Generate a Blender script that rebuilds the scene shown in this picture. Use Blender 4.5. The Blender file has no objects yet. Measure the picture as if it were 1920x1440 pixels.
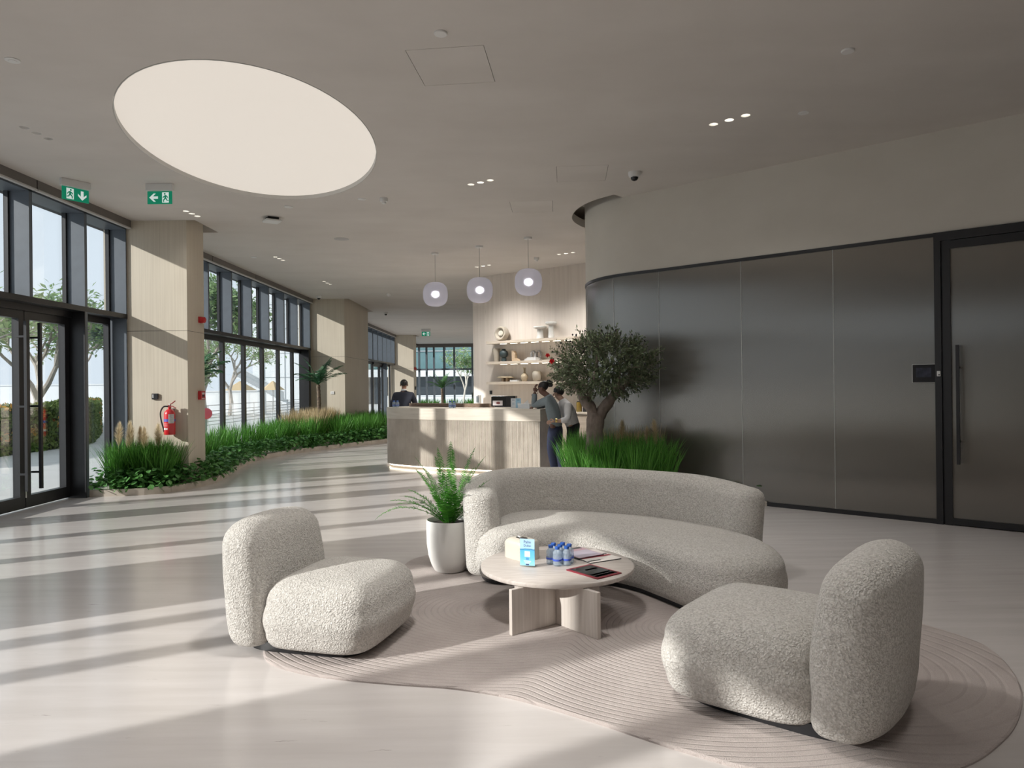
import bpy, bmesh, math, random
from mathutils import Vector, Matrix, Euler, noise
from mathutils.geometry import delaunay_2d_cdt

sc = bpy.context.scene
C = sc.collection
PI = math.pi
rnd = random.Random(7)

# ---------------------------------------------------------------- camera
cam_d = bpy.data.cameras.new('camera')
cam_d.sensor_width = 36.0
cam_d.lens = 36.0 * 1331 / 1920
cam_d.clip_end = 500
cam = bpy.data.objects.new('camera', cam_d)
C.objects.link(cam)
CAM = Matrix.Rotation(math.radians(90.0) + 2.0 / 1331, 4, 'X') @ Matrix.Rotation(-0.011, 4, 'Z')
cam.matrix_world = Matrix.Translation((0, 0, 1.5)) @ CAM
sc.camera = cam

# ---------------------------------------------------------------- sky, sun, exposure
w = bpy.data.worlds.new('hazy_sky')
sc.world = w
w.use_nodes = True
bg = w.node_tree.nodes['Background']
bg.inputs['Color'].default_value = (0.80, 0.90, 1.0, 1)
bg.inputs['Strength'].default_value = 0.9
SUN_DIR = Vector((0.814, 0.444, -0.375))
sun_d = bpy.data.lights.new('sun', 'SUN')
sun_d.energy = 3.8
LAMP = 210.0        # each row of downlights
sun_d.angle = math.radians(0.9)
sun_d.color = (1.0, 0.96, 0.91)
sun = bpy.data.objects.new('sun', sun_d)
sun.rotation_euler = SUN_DIR.to_track_quat('-Z', 'Y').to_euler()
sun.location = (-30, -15, 15)
C.objects.link(sun)
vs = sc.view_settings
vs.view_transform = 'Standard'
vs.look = 'None'
vs.gamma = 1.0
vs.use_curve_mapping = False
vs.exposure = 0.45
cy = sc.cycles
cy.use_denoising = True
cy.max_bounces = 10
cy.diffuse_bounces = 6
cy.glossy_bounces = 4
cy.transparent_max_bounces = 24
cy.transmission_bounces = 6
cy.sample_clamp_indirect = 4.0
cy.caustics_reflective = False
cy.caustics_refractive = False

# ---------------------------------------------------------------- mesh helpers
class MB:
    """collects geometry and links it as ONE mesh object"""
    def __init__(s):
        s.v = []; s.f = []; s.m = []
    def add(s, vs_, fs_, mi=0):
        o = len(s.v)
        s.v += [tuple(p) for p in vs_]
        s.f += [tuple(i + o for i in q) for q in fs_]
        s.m += [mi] * len(fs_)
    def box(s, c, d, rz=0.0, mi=0):
        x, y, z = d[0] / 2, d[1] / 2, d[2] / 2
        cs, sn = math.cos(rz), math.sin(rz)
        vs_ = []
        for k in (-z, z):
            for a, b in ((-x, -y), (x, -y), (x, y), (-x, y)):
                vs_.append((c[0] + a * cs - b * sn, c[1] + a * sn + b * cs, c[2] + k))
        s.add(vs_, [(3, 2, 1, 0), (4, 5, 6, 7), (0, 1, 5, 4), (1, 2, 6, 5), (2, 3, 7, 6), (3, 0, 4, 7)], mi)
    def bb(s, x0, x1, y0, y1, z0, z1, mi=0):
        s.box(((x0 + x1) / 2, (y0 + y1) / 2, (z0 + z1) / 2), (x1 - x0, y1 - y0, z1 - z0), 0, mi)
    def lathe(s, prof, n=24, c=(0, 0, 0), mi=0, sx=1.0, sy=1.0, cap0=True, cap1=True):
        vs_ = []; fs_ = []
        for r, z in prof:
            for i in range(n):
                a = 2 * PI * i / n
                vs_.append((c[0] + r * math.cos(a) * sx, c[1] + r * math.sin(a) * sy, c[2] + z))
        for k in range(len(prof) - 1):
            for i in range(n):
                j = (i + 1) % n
                fs_.append((k * n + i, k * n + j, (k + 1) * n + j, (k + 1) * n + i))
        if cap0: fs_.append(tuple(range(n - 1, -1, -1)))
        if cap1: fs_.append(tuple((len(prof) - 1) * n + i for i in range(n)))
        s.add(vs_, fs_, mi)
    def tube(s, pts, rad, n=6, mi=0, cap=True):
        pts = [Vector(p) for p in pts]
        if not hasattr(rad, '__len__'): rad = [rad] * len(pts)
        vs_ = []; fs_ = []
        up = Vector((0, 0, 1)); prev = None
        for k, p in enumerate(pts):
            t = (pts[min(k + 1, len(pts) - 1)] - pts[max(k - 1, 0)])
            if t.length < 1e-9: t = Vector((0, 0, 1))
            t.normalize()
            if prev is None:
                a = t.cross(up)
                if a.length < 0.05: a = t.cross(Vector((1, 0, 0)))
            else:
                a = prev - t * prev.dot(t)
                if a.length < 1e-5: a = t.cross(up)
            a.normalize(); prev = a
            b = t.cross(a)
            for i in range(n):
                an = 2 * PI * i / n
                vs_.append(p + (a * math.cos(an) + b * math.sin(an)) * rad[k])
        for k in range(len(pts) - 1):
            for i in range(n):
                j = (i + 1) % n
                fs_.append((k * n + i, (k + 1) * n + i, (k + 1) * n + j, k * n + j))
        if cap:
            fs_.append(tuple(range(n)))
            fs_.append(tuple((len(pts) - 1) * n + i for i in range(n - 1, -1, -1)))
        s.add(vs_, fs_, mi)
    def prism(s, poly, z0, z1, mi=0):
        n = len(poly)
        vs_ = [(p[0], p[1], z0) for p in poly] + [(p[0], p[1], z1) for p in poly]
        fs_ = [tuple(range(n - 1, -1, -1)), tuple(range(n, 2 * n))]
        fs_ += [(i, (i + 1) % n, n + (i + 1) % n, n + i) for i in range(n)]
        s.add(vs_, fs_, mi)
    def wall(s, path, z0, z1, th, mi=0):
        """upright sheet of thickness th along an open plan path (to the left of travel)"""
        off = offset_open(path, th)
        n = len(path)
        vs_ = []
        for z in (z0, z1):
            vs_ += [(p[0], p[1], z) for p in path] + [(p[0], p[1], z) for p in off]
        fs_ = []
        for i in range(n - 1):
            fs_ += [(i, i + 1, 2 * n + i + 1, 2 * n + i), (n + i + 1, n + i, 3 * n + i, 3 * n + i + 1),
                    (2 * n + i, 2 * n + i + 1, 3 * n + i + 1, 3 * n + i), (i + 1, i, n + i, n + i + 1)]
        fs_ += [(0, 2 * n, 3 * n, n), (n - 1, 2 * n - 1, 4 * n - 1, 3 * n - 1)]
        s.add(vs_, fs_, mi)
    def build(s, name, mat, parent=None, smooth=False, bevel=0.0, loc=None, rz=None, seg=2, angle=35):
        me = bpy.data.meshes.new(name)
        me.from_pydata([tuple(p) for p in s.v], [], s.f)
        mats = mat if isinstance(mat, (list, tuple)) else [mat]
        for mm in mats: me.materials.append(mm)
        if len(mats) > 1: me.polygons.foreach_set('material_index', s.m)
        bm = bmesh.new(); bm.from_mesh(me)
        bmesh.ops.recalc_face_normals(bm, faces=bm.faces)
        if bevel:
            ed = [e for e in bm.edges if len(e.link_faces) == 2 and e.calc_face_angle(0) > 0.6]
            bmesh.ops.bevel(bm, geom=ed, offset=bevel, segments=seg, profile=0.5, affect='EDGES', clamp_overlap=True)
        bm.to_mesh(me); bm.free()
        if smooth:
            me.polygons.foreach_set('use_smooth', [True] * len(me.polygons))
            if angle < 180: me.set_sharp_from_angle(angle=math.radians(angle))
        o = bpy.data.objects.new(name, me)
        C.objects.link(o)
        if parent is not None: o.parent = parent
        if loc is not None: o.location = loc
        if rz is not None: o.rotation_euler = (0, 0, rz)
        return o

def raw(name, v, f, mat, parent=None, smooth=False):
    """big meshes: straight from lists, no clean-up"""
    me = bpy.data.meshes.new(name)
    me.from_pydata(v, [], f)
    me.materials.append(mat)
    if smooth: me.polygons.foreach_set('use_smooth', [True] * len(me.polygons))
    o = bpy.data.objects.new(name, me)
    C.objects.link(o)
    if parent is not None: o.parent = parent
    return o

def offset_open(path, d):
    out = []
    n = len(path)
    for i in range(n):
        a = path[max(i - 1, 0)]; b = path[min(i + 1, n - 1)]
        tx, ty = b[0] - a[0], b[1] - a[1]
        l = math.hypot(tx, ty) or 1
        out.append((path[i][0] - ty / l * d, path[i][1] + tx / l * d))
    return out

def inset_closed(poly, d):
    """poly counter-clockwise; positive d moves inwards"""
    n = len(poly); out = []
    for i in range(n):
        a = poly[i - 1]; b = poly[(i + 1) % n]
        tx, ty = b[0] - a[0], b[1] - a[1]
        l = math.hypot(tx, ty) or 1
        out.append((poly[i][0] - ty / l * d, poly[i][1] + tx / l * d))
    return out

def catmull(pts, n=8, closed=True):
    out = []
    m = len(pts)
    rng = range(m) if closed else range(m - 1)
    for i in rng:
        if closed:
            p0, p1, p2, p3 = pts[i - 1], pts[i], pts[(i + 1) % m], pts[(i + 2) % m]
        else:
            p0, p1, p2, p3 = pts[max(i - 1, 0)], pts[i], pts[i + 1], pts[min(i + 2, m - 1)]
        for k in range(n):
            t = k / n
            q = []
            for c in range(len(p1)):
                q.append(0.5 * (2 * p1[c] + (p2[c] - p0[c]) * t + (2 * p0[c] - 5 * p1[c] + 4 * p2[c] - p3[c]) * t * t
                                + (3 * p1[c] - p0[c] - 3 * p2[c] + p3[c]) * t ** 3))
            out.append(tuple(q))
    if not closed: out.append(tuple(pts[-1]))
    return out

def resample(path, step, closed=False):
    pts = [Vector(p) for p in path]
    if closed: pts.append(pts[0].copy())
    L = [0.0]
    for a, b in zip(pts, pts[1:]): L.append(L[-1] + (b - a).length)
    n = max(2, int(round(L[-1] / step)))
    out = []; k = 0
    for i in range(n + (0 if closed else 1)):
        s = L[-1] * i / n
        while k < len(L) - 2 and L[k + 1] < s: k += 1
        t = (s - L[k]) / max(L[k + 1] - L[k], 1e-9)
        out.append(tuple(pts[k].lerp(pts[k + 1], t)))
    return out

def empty(name, loc=(0, 0, 0), rz=0.0):
    o = bpy.data.objects.new(name, None)
    o.empty_display_size = 0.1
    C.objects.link(o)
    o.location = loc
    o.rotation_euler = (0, 0, rz)
    return o
def tag(o, label=None, cat=None, group=None, kind=None):
    if label: o['label'] = label
    if cat: o['category'] = cat
    if group: o['group'] = group
    if kind: o['kind'] = kind
    return o
def struct(o, label=None):
    o['kind'] = 'structure'
    if label: o['label'] = label
    return o
def thing(name, label, cat, loc=(0, 0, 0), rz=0.0, group=None):
    return tag(empty(name, loc, rz), label, cat, group)
def dup_tree(o, parent=None):
    c = o.copy(); C.objects.link(c); c.parent = parent
    for ch in list(o.children): dup_tree(ch, c)
    return c
def text_mesh(txt, size, name, mat, parent, loc, rot, ext=0.0006, align='CENTER'):
    cu = bpy.data.curves.new(name, 'FONT')
    cu.body = txt; cu.size = size; cu.extrude = ext
    cu.align_x = align; cu.align_y = 'CENTER'
    cu.resolution_u = 3
    t = bpy.data.objects.new(name, cu)
    C.objects.link(t)
    dg = bpy.context.evaluated_depsgraph_get()
    me = bpy.data.meshes.new_from_object(t.evaluated_get(dg))
    bpy.data.objects.remove(t)
    me.materials.clear(); me.materials.append(mat)
    o = bpy.data.objects.new(name, me)
    C.objects.link(o)
    o.parent = parent; o.location = loc; o.rotation_euler = rot
    return o

# ---------------------------------------------------------------- materials
def new_mat(name):
    m = bpy.data.materials.new(name)
    m.use_nodes = True
    nt = m.node_tree
    return m, nt, nt.nodes['Principled BSDF']
def L_(nt, a, b): nt.links.new(a, b)
def node(nt, typ, **kw):
    n = nt.nodes.new(typ)
    for k, v in kw.items():
        if k in n.inputs: n.inputs[k].default_value = v
        else: setattr(n, k, v)
    return n
def coords(nt, scale=(1, 1, 1), rot=(0, 0, 0), kind='Object'):
    tc = nt.nodes.new('ShaderNodeTexCoord')
    mp = nt.nodes.new('ShaderNodeMapping')
    mp.inputs['Scale'].default_value = scale
    mp.inputs['Rotation'].default_value = rot
    L_(nt, tc.outputs[kind], mp.inputs['Vector'])
    return mp.outputs['Vector']
def ramp(nt, fac, stops):
    r = nt.nodes.new('ShaderNodeValToRGB')
    e = r.color_ramp.elements
    while len(e) < len(stops): e.new(0.5)
    for k, (p, c) in enumerate(stops):
        e[k].position = p
        e[k].color = (c[0], c[1], c[2], 1)
    L_(nt, fac, r.inputs['Fac'])
    return r.outputs['Color']
def bump(nt, h, strength, dist, bs):
    b = nt.nodes.new('ShaderNodeBump')
    b.inputs['Strength'].default_value = strength
    b.inputs['Distance'].default_value = dist
    L_(nt, h, b.inputs['Height'])
    L_(nt, b.outputs['Normal'], bs.inputs['Normal'])
    return b
def mat(name, col, rough=0.5, metal=0.0, spec=0.5, emit=None, es=0.0, var=0.0, vs_=8.0, coat=0.0, alpha=1.0):
    m, nt, b = new_mat(name)
    b.inputs['Base Color'].default_value = (*col, 1)
    b.inputs['Roughness'].default_value = rough
    b.inputs['Metallic'].default_value = metal
    b.inputs['Specular IOR Level'].default_value = spec
    b.inputs['Coat Weight'].default_value = coat
    if emit:
        b.inputs['Emission Color'].default_value = (*emit, 1)
        b.inputs['Emission Strength'].default_value = es
    n = node(nt, 'ShaderNodeTexNoise', Scale=vs_, Detail=4.0)
    L_(nt, coords(nt), n.inputs['Vector'])
    v = max(var, 0.02)
    c0 = [max(0, c * (1 - v)) for c in col]; c1 = [min(1, c * (1 + v)) for c in col]
    L_(nt, ramp(nt, n.outputs['Fac'], [(0.3, c0), (0.7, c1)]), b.inputs['Base Color'])
    return m
def streak_mat(name, c0, c1, scale, rot=(0, 0, 0), rough=0.5, detail=6.0, bmp=0.0, spec=0.5, cloud=0.0, kind='Object', pits=0.0):
    m, nt, b = new_mat(name)
    v = coords(nt, scale, rot, kind)
    n = node(nt, 'ShaderNodeTexNoise', Scale=1.0, Detail=detail, Roughness=0.6)
    L_(nt, v, n.inputs['Vector'])
    fac = n.outputs['Fac']
    if cloud:
        n2 = node(nt, 'ShaderNodeTexNoise', Scale=cloud, Detail=3.0)
        L_(nt, coords(nt, kind=kind), n2.inputs['Vector'])
        mx = node(nt, 'ShaderNodeMath', operation='ADD')
        mx.inputs[1].default_value = 0
        s1 = node(nt, 'ShaderNodeMath', operation='MULTIPLY'); s1.inputs[1].default_value = 0.6
        s2 = node(nt, 'ShaderNodeMath', operation='MULTIPLY'); s2.inputs[1].default_value = 0.4
        L_(nt, fac, s1.inputs[0]); L_(nt, n2.outputs['Fac'], s2.inputs[0])
        L_(nt, s1.outputs[0], mx.inputs[0]); L_(nt, s2.outputs[0], mx.inputs[1])
        fac = mx.outputs[0]
    col = ramp(nt, fac, [(0.32, c0), (0.68, c1)])
    if pits:
        n3 = node(nt, 'ShaderNodeTexNoise', Scale=pits, Detail=8.0, Roughness=0.75)
        L_(nt, v, n3.inputs['Vector'])
        mk = ramp(nt, n3.outputs['Fac'], [(0.30, (0.55, 0.52, 0.5)), (0.36, (1, 1, 1))])
        mm = node(nt, 'ShaderNodeMix', data_type='RGBA', blend_type='MULTIPLY')
        mm.inputs['Factor'].default_value = 1.0
        L_(nt, col, mm.inputs['A']); L_(nt, mk, mm.inputs['B'])
        col = mm.outputs['Result']
    L_(nt, col, b.inputs['Base Color'])
    b.inputs['Roughness'].default_value = rough
    b.inputs['Specular IOR Level'].default_value = spec
    if bmp: bump(nt, fac, bmp, 0.01, b)
    return m
def leaf_mat(name, c0, c1, rough=0.5, trans=0.25, sc_=3.0):
    m, nt, b = new_mat(name)
    out = nt.nodes['Material Output']
    g = node(nt, 'ShaderNodeNewGeometry')
    n = node(nt, 'ShaderNodeTexNoise', Scale=sc_, Detail=2.0)
    L_(nt, coords(nt), n.inputs['Vector'])
    ad = node(nt, 'ShaderNodeMath', operation='ADD')
    ml = node(nt, 'ShaderNodeMath', operation='MULTIPLY'); ml.inputs[1].default_value = 0.6
    L_(nt, g.outputs['Random Per Island'], ml.inputs[0])
    m2 = node(nt, 'ShaderNodeMath', operation='MULTIPLY'); m2.inputs[1].default_value = 0.6
    L_(nt, n.outputs['Fac'], m2.inputs[0])
    L_(nt, ml.outputs[0], ad.inputs[0]); L_(nt, m2.outputs[0], ad.inputs[1])
    col = ramp(nt, ad.outputs[0], [(0.2, c0), (0.85, c1)])
    L_(nt, col, b.inputs['Base Color'])
    b.inputs['Roughness'].default_value = rough
    b.inputs['Specular IOR Level'].default_value = 0.35
    if trans:
        t = node(nt, 'ShaderNodeBsdfTranslucent')
        L_(nt, col, t.inputs['Color'])
        mx = node(nt, 'ShaderNodeMixShader'); mx.inputs['Fac'].default_value = trans
        L_(nt, b.outputs[0], mx.inputs[1]); L_(nt, t.outputs[0], mx.inputs[2])
        L_(nt, mx.outputs[0], out.inputs['Surface'])
    return m
def glass_mat(name, tint=(0.975, 0.985, 0.985), refl=0.03, rough=0.0):
    m, nt, b = new_mat(name)
    nt.nodes.remove(b)
    out = nt.nodes['Material Output']
    t = node(nt, 'ShaderNodeBsdfTransparent', Color=(*tint, 1))
    g = node(nt, 'ShaderNodeBsdfGlossy', Roughness=rough)
    lw = node(nt, 'ShaderNodeLayerWeight', Blend=0.25)
    mr = node(nt, 'ShaderNodeMapRange')
    mr.inputs['To Min'].default_value = refl * 0.5
    mr.inputs['To Max'].default_value = 0.28
    L_(nt, lw.outputs['Fresnel'], mr.inputs['Value'])
    mx = node(nt, 'ShaderNodeMixShader')
    L_(nt, mr.outputs[0], mx.inputs['Fac'])
    L_(nt, t.outputs[0], mx.inputs[1]); L_(nt, g.outputs[0], mx.inputs[2])
    L_(nt, mx.outputs[0], out.inputs['Surface'])
    return m
def emit_mat(name, col, st):
    m, nt, b = new_mat(name)
    b.inputs['Base Color'].default_value = (*[min(c, 0.9) for c in col], 1)
    b.inputs['Emission Color'].default_value = (*col, 1)
    b.inputs['Emission Strength'].default_value = st
    b.inputs['Roughness'].default_value = 0.6
    return m
def boucle_mat(name, c0, c1):
    m, nt, b = new_mat(name)
    v = coords(nt)
    n = node(nt, 'ShaderNodeTexNoise', Scale=80.0, Detail=3.0, Roughness=0.55, Distortion=1.0)
    L_(nt, v, n.inputs['Vector'])
    n2 = node(nt, 'ShaderNodeTexVoronoi', Scale=110.0)
    L_(nt, v, n2.inputs['Vector'])
    mx = node(nt, 'ShaderNodeMath', operation='SUBTRACT')
    L_(nt, n.outputs['Fac'], mx.inputs[0])
    ml = node(nt, 'ShaderNodeMath', operation='MULTIPLY'); ml.inputs[1].default_value = 0.35
    L_(nt, n2.outputs['Distance'], ml.inputs[0]); L_(nt, ml.outputs[0], mx.inputs[1])
    L_(nt, ramp(nt, mx.outputs[0], [(0.15, c0), (0.5, c1)]), b.inputs['Base Color'])
    b.inputs['Roughness'].default_value = 0.95
    b.inputs['Specular IOR Level'].default_value = 0.15
    b.inputs['Sheen Weight'].default_value = 0.15
    bump(nt, mx.outputs[0], 0.85, 0.018, b)
    return m

M = {}
M['ceiling'] = streak_mat('ceiling_plaster', (0.59, 0.555, 0.52), (0.665, 0.63, 0.595), (0.5, 1.3, 1), rough=0.75, cloud=1.2, bmp=0.03)
M['plaster'] = streak_mat('wall_plaster', (0.60, 0.57, 0.51), (0.67, 0.64, 0.58), (0.7, 0.7, 1.2), rough=0.8, cloud=1.5)
M['column'] = streak_mat('pale_oak_veneer', (0.52, 0.46, 0.37), (0.65, 0.59, 0.485), (45, 45, 0.7), rough=0.55, cloud=0.8)
M['trav'] = streak_mat('travertine_vertical', (0.59, 0.53, 0.475), (0.73, 0.67, 0.61), (14, 14, 0.55), rough=0.5, cloud=0.9, pits=3.0)
M['trav_h'] = streak_mat('travertine_horizontal', (0.56, 0.50, 0.42), (0.74, 0.68, 0.59), (2.0, 2.0, 30), rough=0.4, cloud=2.0, pits=3.0)
M['trav_slat'] = streak_mat('travertine_fluted', (0.54, 0.49, 0.43), (0.72, 0.67, 0.60), (6, 6, 5), rough=0.5, cloud=2.0, pits=4.0)
M['table'] = streak_mat('travertine_table', (0.44, 0.39, 0.355), (0.60, 0.555, 0.52), (6, 60, 6), rot=(0, 0, 0.6), rough=0.35, pits=1.5)
M['table_v'] = streak_mat('travertine_table_leg', (0.50, 0.45, 0.405), (0.63, 0.58, 0.54), (60, 60, 2.0), rough=0.4, pits=1.5)
M['floor'] = streak_mat('polished_limestone', (0.545, 0.51, 0.49), (0.675, 0.64, 0.625), (0.8, 8, 1), rot=(0, 0, -0.55), rough=0.18, cloud=0.7, spec=0.6, pits=3.5, detail=9.0)
M['mullion'] = mat('grey_blue_aluminium', (0.105, 0.125, 0.15), 0.45, 0.0, 0.5, var=0.05)
M['black'] = mat('black_aluminium', (0.014, 0.014, 0.016), 0.4, var=0.1)
M['blackmatt'] = mat('black_matt', (0.02, 0.02, 0.021), 0.7, var=0.1)
M['pelmet'] = mat('pelmet_bronze', (0.15, 0.135, 0.125), 0.6, var=0.05)
M['pelmet_lip'] = mat('pelmet_lip', (0.5, 0.49, 0.47), 0.5)
M['glass'] = glass_mat('clear_glass')
M['white'] = mat('white_plastic', (0.72, 0.72, 0.71), 0.4)
M['boucle'] = boucle_mat('boucle_cream', (0.50, 0.475, 0.44), (0.755, 0.73, 0.69))
M['stone_white'] = mat('white_plaster_pot', (0.72, 0.71, 0.685), 0.7, var=0.03, vs_=5)
M['soil'] = mat('dark_soil', (0.035, 0.028, 0.022), 0.9, var=0.5, vs_=60)
M['gravel'] = mat('pale_gravel', (0.42, 0.38, 0.33), 0.9, var=0.45, vs_=90)
M['kerb'] = streak_mat('kerb_stone', (0.48, 0.42, 0.36), (0.58, 0.52, 0.45), (5, 5, 5), rough=0.5)
M['grass'] = leaf_mat('grass_blade', (0.03, 0.13, 0.015), (0.13, 0.36, 0.055), 0.5, 0.3, 1.5)
M['drygrass'] = leaf_mat('dry_grass', (0.42, 0.32, 0.17), (0.68, 0.56, 0.36), 0.8, 0.3, 4)
M['gcover'] = leaf_mat('ground_cover_leaf', (0.025, 0.12, 0.03), (0.15, 0.36, 0.10), 0.35, 0.15, 6)
M['plume'] = leaf_mat('plume_cream', (0.60, 0.50, 0.33), (0.85, 0.77, 0.58), 0.9, 0.4, 9)
M['fern'] = leaf_mat('fern_leaf', (0.02, 0.13, 0.015), (0.10, 0.36, 0.04), 0.4, 0.2, 9)
M['olive'] = leaf_mat('olive_leaf', (0.04, 0.07, 0.03), (0.19, 0.235, 0.13), 0.5, 0.12, 7)
M['palm'] = leaf_mat('palm_leaf', (0.015, 0.06, 0.03), (0.05, 0.17, 0.07), 0.45, 0.12, 5)
M['tree_green'] = leaf_mat('garden_tree_leaf', (0.10, 0.20, 0.07), (0.40, 0.54, 0.26), 0.5, 0.35, 0.9)
M['hedge'] = leaf_mat('hedge_leaf', (0.05, 0.10, 0.025), (0.22, 0.30, 0.08), 0.6, 0.25, 0.8)
M['hedge_red'] = leaf_mat('hedge_red_leaf', (0.35, 0.12, 0.04), (0.62, 0.38, 0.08), 0.6, 0.25, 0.8)
M['bark'] = streak_mat('olive_bark', (0.11, 0.085, 0.07), (0.30, 0.245, 0.21), (14, 14, 5), rough=0.9, bmp=0.6, cloud=8)
M['bark_pale'] = streak_mat('pale_bark', (0.30, 0.27, 0.24), (0.50, 0.46, 0.42), (8, 8, 4), rough=0.9, bmp=0.4, cloud=4)
M['palm_trunk'] = streak_mat('palm_trunk', (0.07, 0.05, 0.04), (0.22, 0.17, 0.12), (10, 10, 30), rough=0.9, bmp=0.6)
M['red'] = mat('red_paint', (0.62, 0.02, 0.03), 0.3, var=0.04, coat=0.5)
M['redmatt'] = mat('red_plastic', (0.5, 0.025, 0.03), 0.45)
M['pave'] = mat('pale_paving', (0.58, 0.58, 0.57), 0.8, var=0.05, vs_=1.2)
M['bwhite'] = mat('white_render', (0.74, 0.77, 0.79), 0.7, var=0.03, vs_=0.6)
M['bgrey'] = mat('grey_cladding', (0.34, 0.37, 0.39), 0.6, var=0.05)
M['bglass'] = mat('teal_building_glass', (0.10, 0.19, 0.20), 0.12, 0.0, 0.9, var=0.25, vs_=0.5)
M['bdark'] = mat('dark_building_glass', (0.05, 0.06, 0.07), 0.15, 0.0, 0.8, var=0.2, vs_=0.5)
M['steel'] = mat('brushed_steel', (0.55, 0.56, 0.57), 0.3, 1.0)
M['sand'] = mat('sand_fabric', (0.55, 0.42, 0.25), 0.8)
# ================================================================ THE SETTING
ZC = 4.10          # ceiling height
# floor
fl = MB(); fl.bb(-6.35, 9.2, -5.2, 45.5, -0.12, 0.0)
struct(fl.build('floor', M['floor']), 'pale polished limestone floor with fine diagonal veins')

# plan path of the curved reeded-glass wall, from its far end round the corner towards the right
_cp = [(2.6, 12.6), (1.95, 12.25), (1.45, 11.75), (1.2, 11.25), (1.165, 10.78), (1.27, 10.32), (1.52, 9.94), (2.0, 9.53)]
_dx, _dy = 5.0 - 2.0, 6.95 - 9.53
_dl = math.hypot(_dx, _dy); _dx /= _dl; _dy /= _dl
_cp = catmull(_cp, 10, closed=False) + [(2.0 + _dx * t, 9.53 + _dy * t) for t in (0.5, 1, 2, 3, 4, 5, 6, 7, 8, 9)]
GW = [(p[0], p[1]) for p in resample([(a, b, 0) for a, b in _cp], 0.06)]
def gw_index(x, y): return min(range(len(GW)), key=lambda i: (GW[i][0] - x) ** 2 + (GW[i][1] - y) ** 2)
def gw_off(path, d): return offset_open(path, d)
GDIR = (_dx, _dy); GNRM = (_dy, -_dx)       # along the wall to the right, and out of it towards the room

# oval of the ceiling light
OVC = (-2.73, 7.71)
def oval(k, n=72):
    out = []
    for i in range(n):
        a = 2 * PI * i / n
        out.append((OVC[0] + k * 1.31 * math.cos(a), OVC[1] + k * (-0.42 * math.cos(a) + 2.07 * math.sin(a))))
    return out
# downlights: groups of three
DL = {'near the tablet door': [(2.056, 7.138), (2.18, 7.025), (2.304, 6.91)],
      'before the shelf wall pendants': [(-0.503, 9.184), (-0.376, 9.093), (-0.249, 9.002)],
      'beside the first oak column': [(-4.75, 10.40), (-4.735, 10.555), (-4.72, 10.71)],
      'along the folding doors': [(-4.68, 14.12), (-4.665, 14.31), (-4.65, 14.50)],
      'before the wide oak pier': [(-4.60, 17.48), (-4.585, 17.72), (-4.57, 17.96)],
      'behind the pendants': [(-0.744, 15.58), (-0.606, 15.465), (-0.468, 15.35)],
      'over the shelf wall': [(0.966, 14.18), (1.10, 14.09), (1.233, 14.0)],
      'unlit, by the entrance doors': [(-4.80, 7.02), (-4.785, 7.18), (-4.77, 7.34)]}
HATCH = {'near the oval light': [(-0.80, 5.49), (-0.187, 5.42), (-0.115, 6.08), (-0.727, 6.15)],
         'beside the dome camera': [(0.556, 8.46), (1.174, 8.42), (1.222, 9.07), (0.604, 9.11)],
         'between camera and pendants': [(-0.01, 10.06), (0.60, 10.02), (0.645, 10.66), (0.035, 10.70)]}
ADDED_ROWS = {'added over the armchairs': [(2.3, 3.45), (2.42, 3.34), (2.54, 3.23)], 'added beside the fern pot': [(-0.5, 3.6), (-0.38, 3.5), (-0.26, 3.4)],
         'behind the seating, by the glass front': [(-4.75, 1.6), (-4.735, 1.76), (-4.72, 1.92)], 'behind the seating, middle': [(-1.2, -0.6), (-1.08, -0.7), (-0.96, -0.8)], 'behind the seating, right': [(3.6, -0.4), (3.72, -0.5), (3.84, -0.6)], 'added over the side door': [(5.2, 3.0), (5.32, 2.9), (5.44, 2.8)]}
DL.update(ADDED_ROWS)  # unseen rows of downlights, added to raise the general light level
def disc(c, r, n=16): return [(c[0] + r * math.cos(2 * PI * i / n), c[1] + r * math.sin(2 * PI * i / n)) for i in range(n)]

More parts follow.
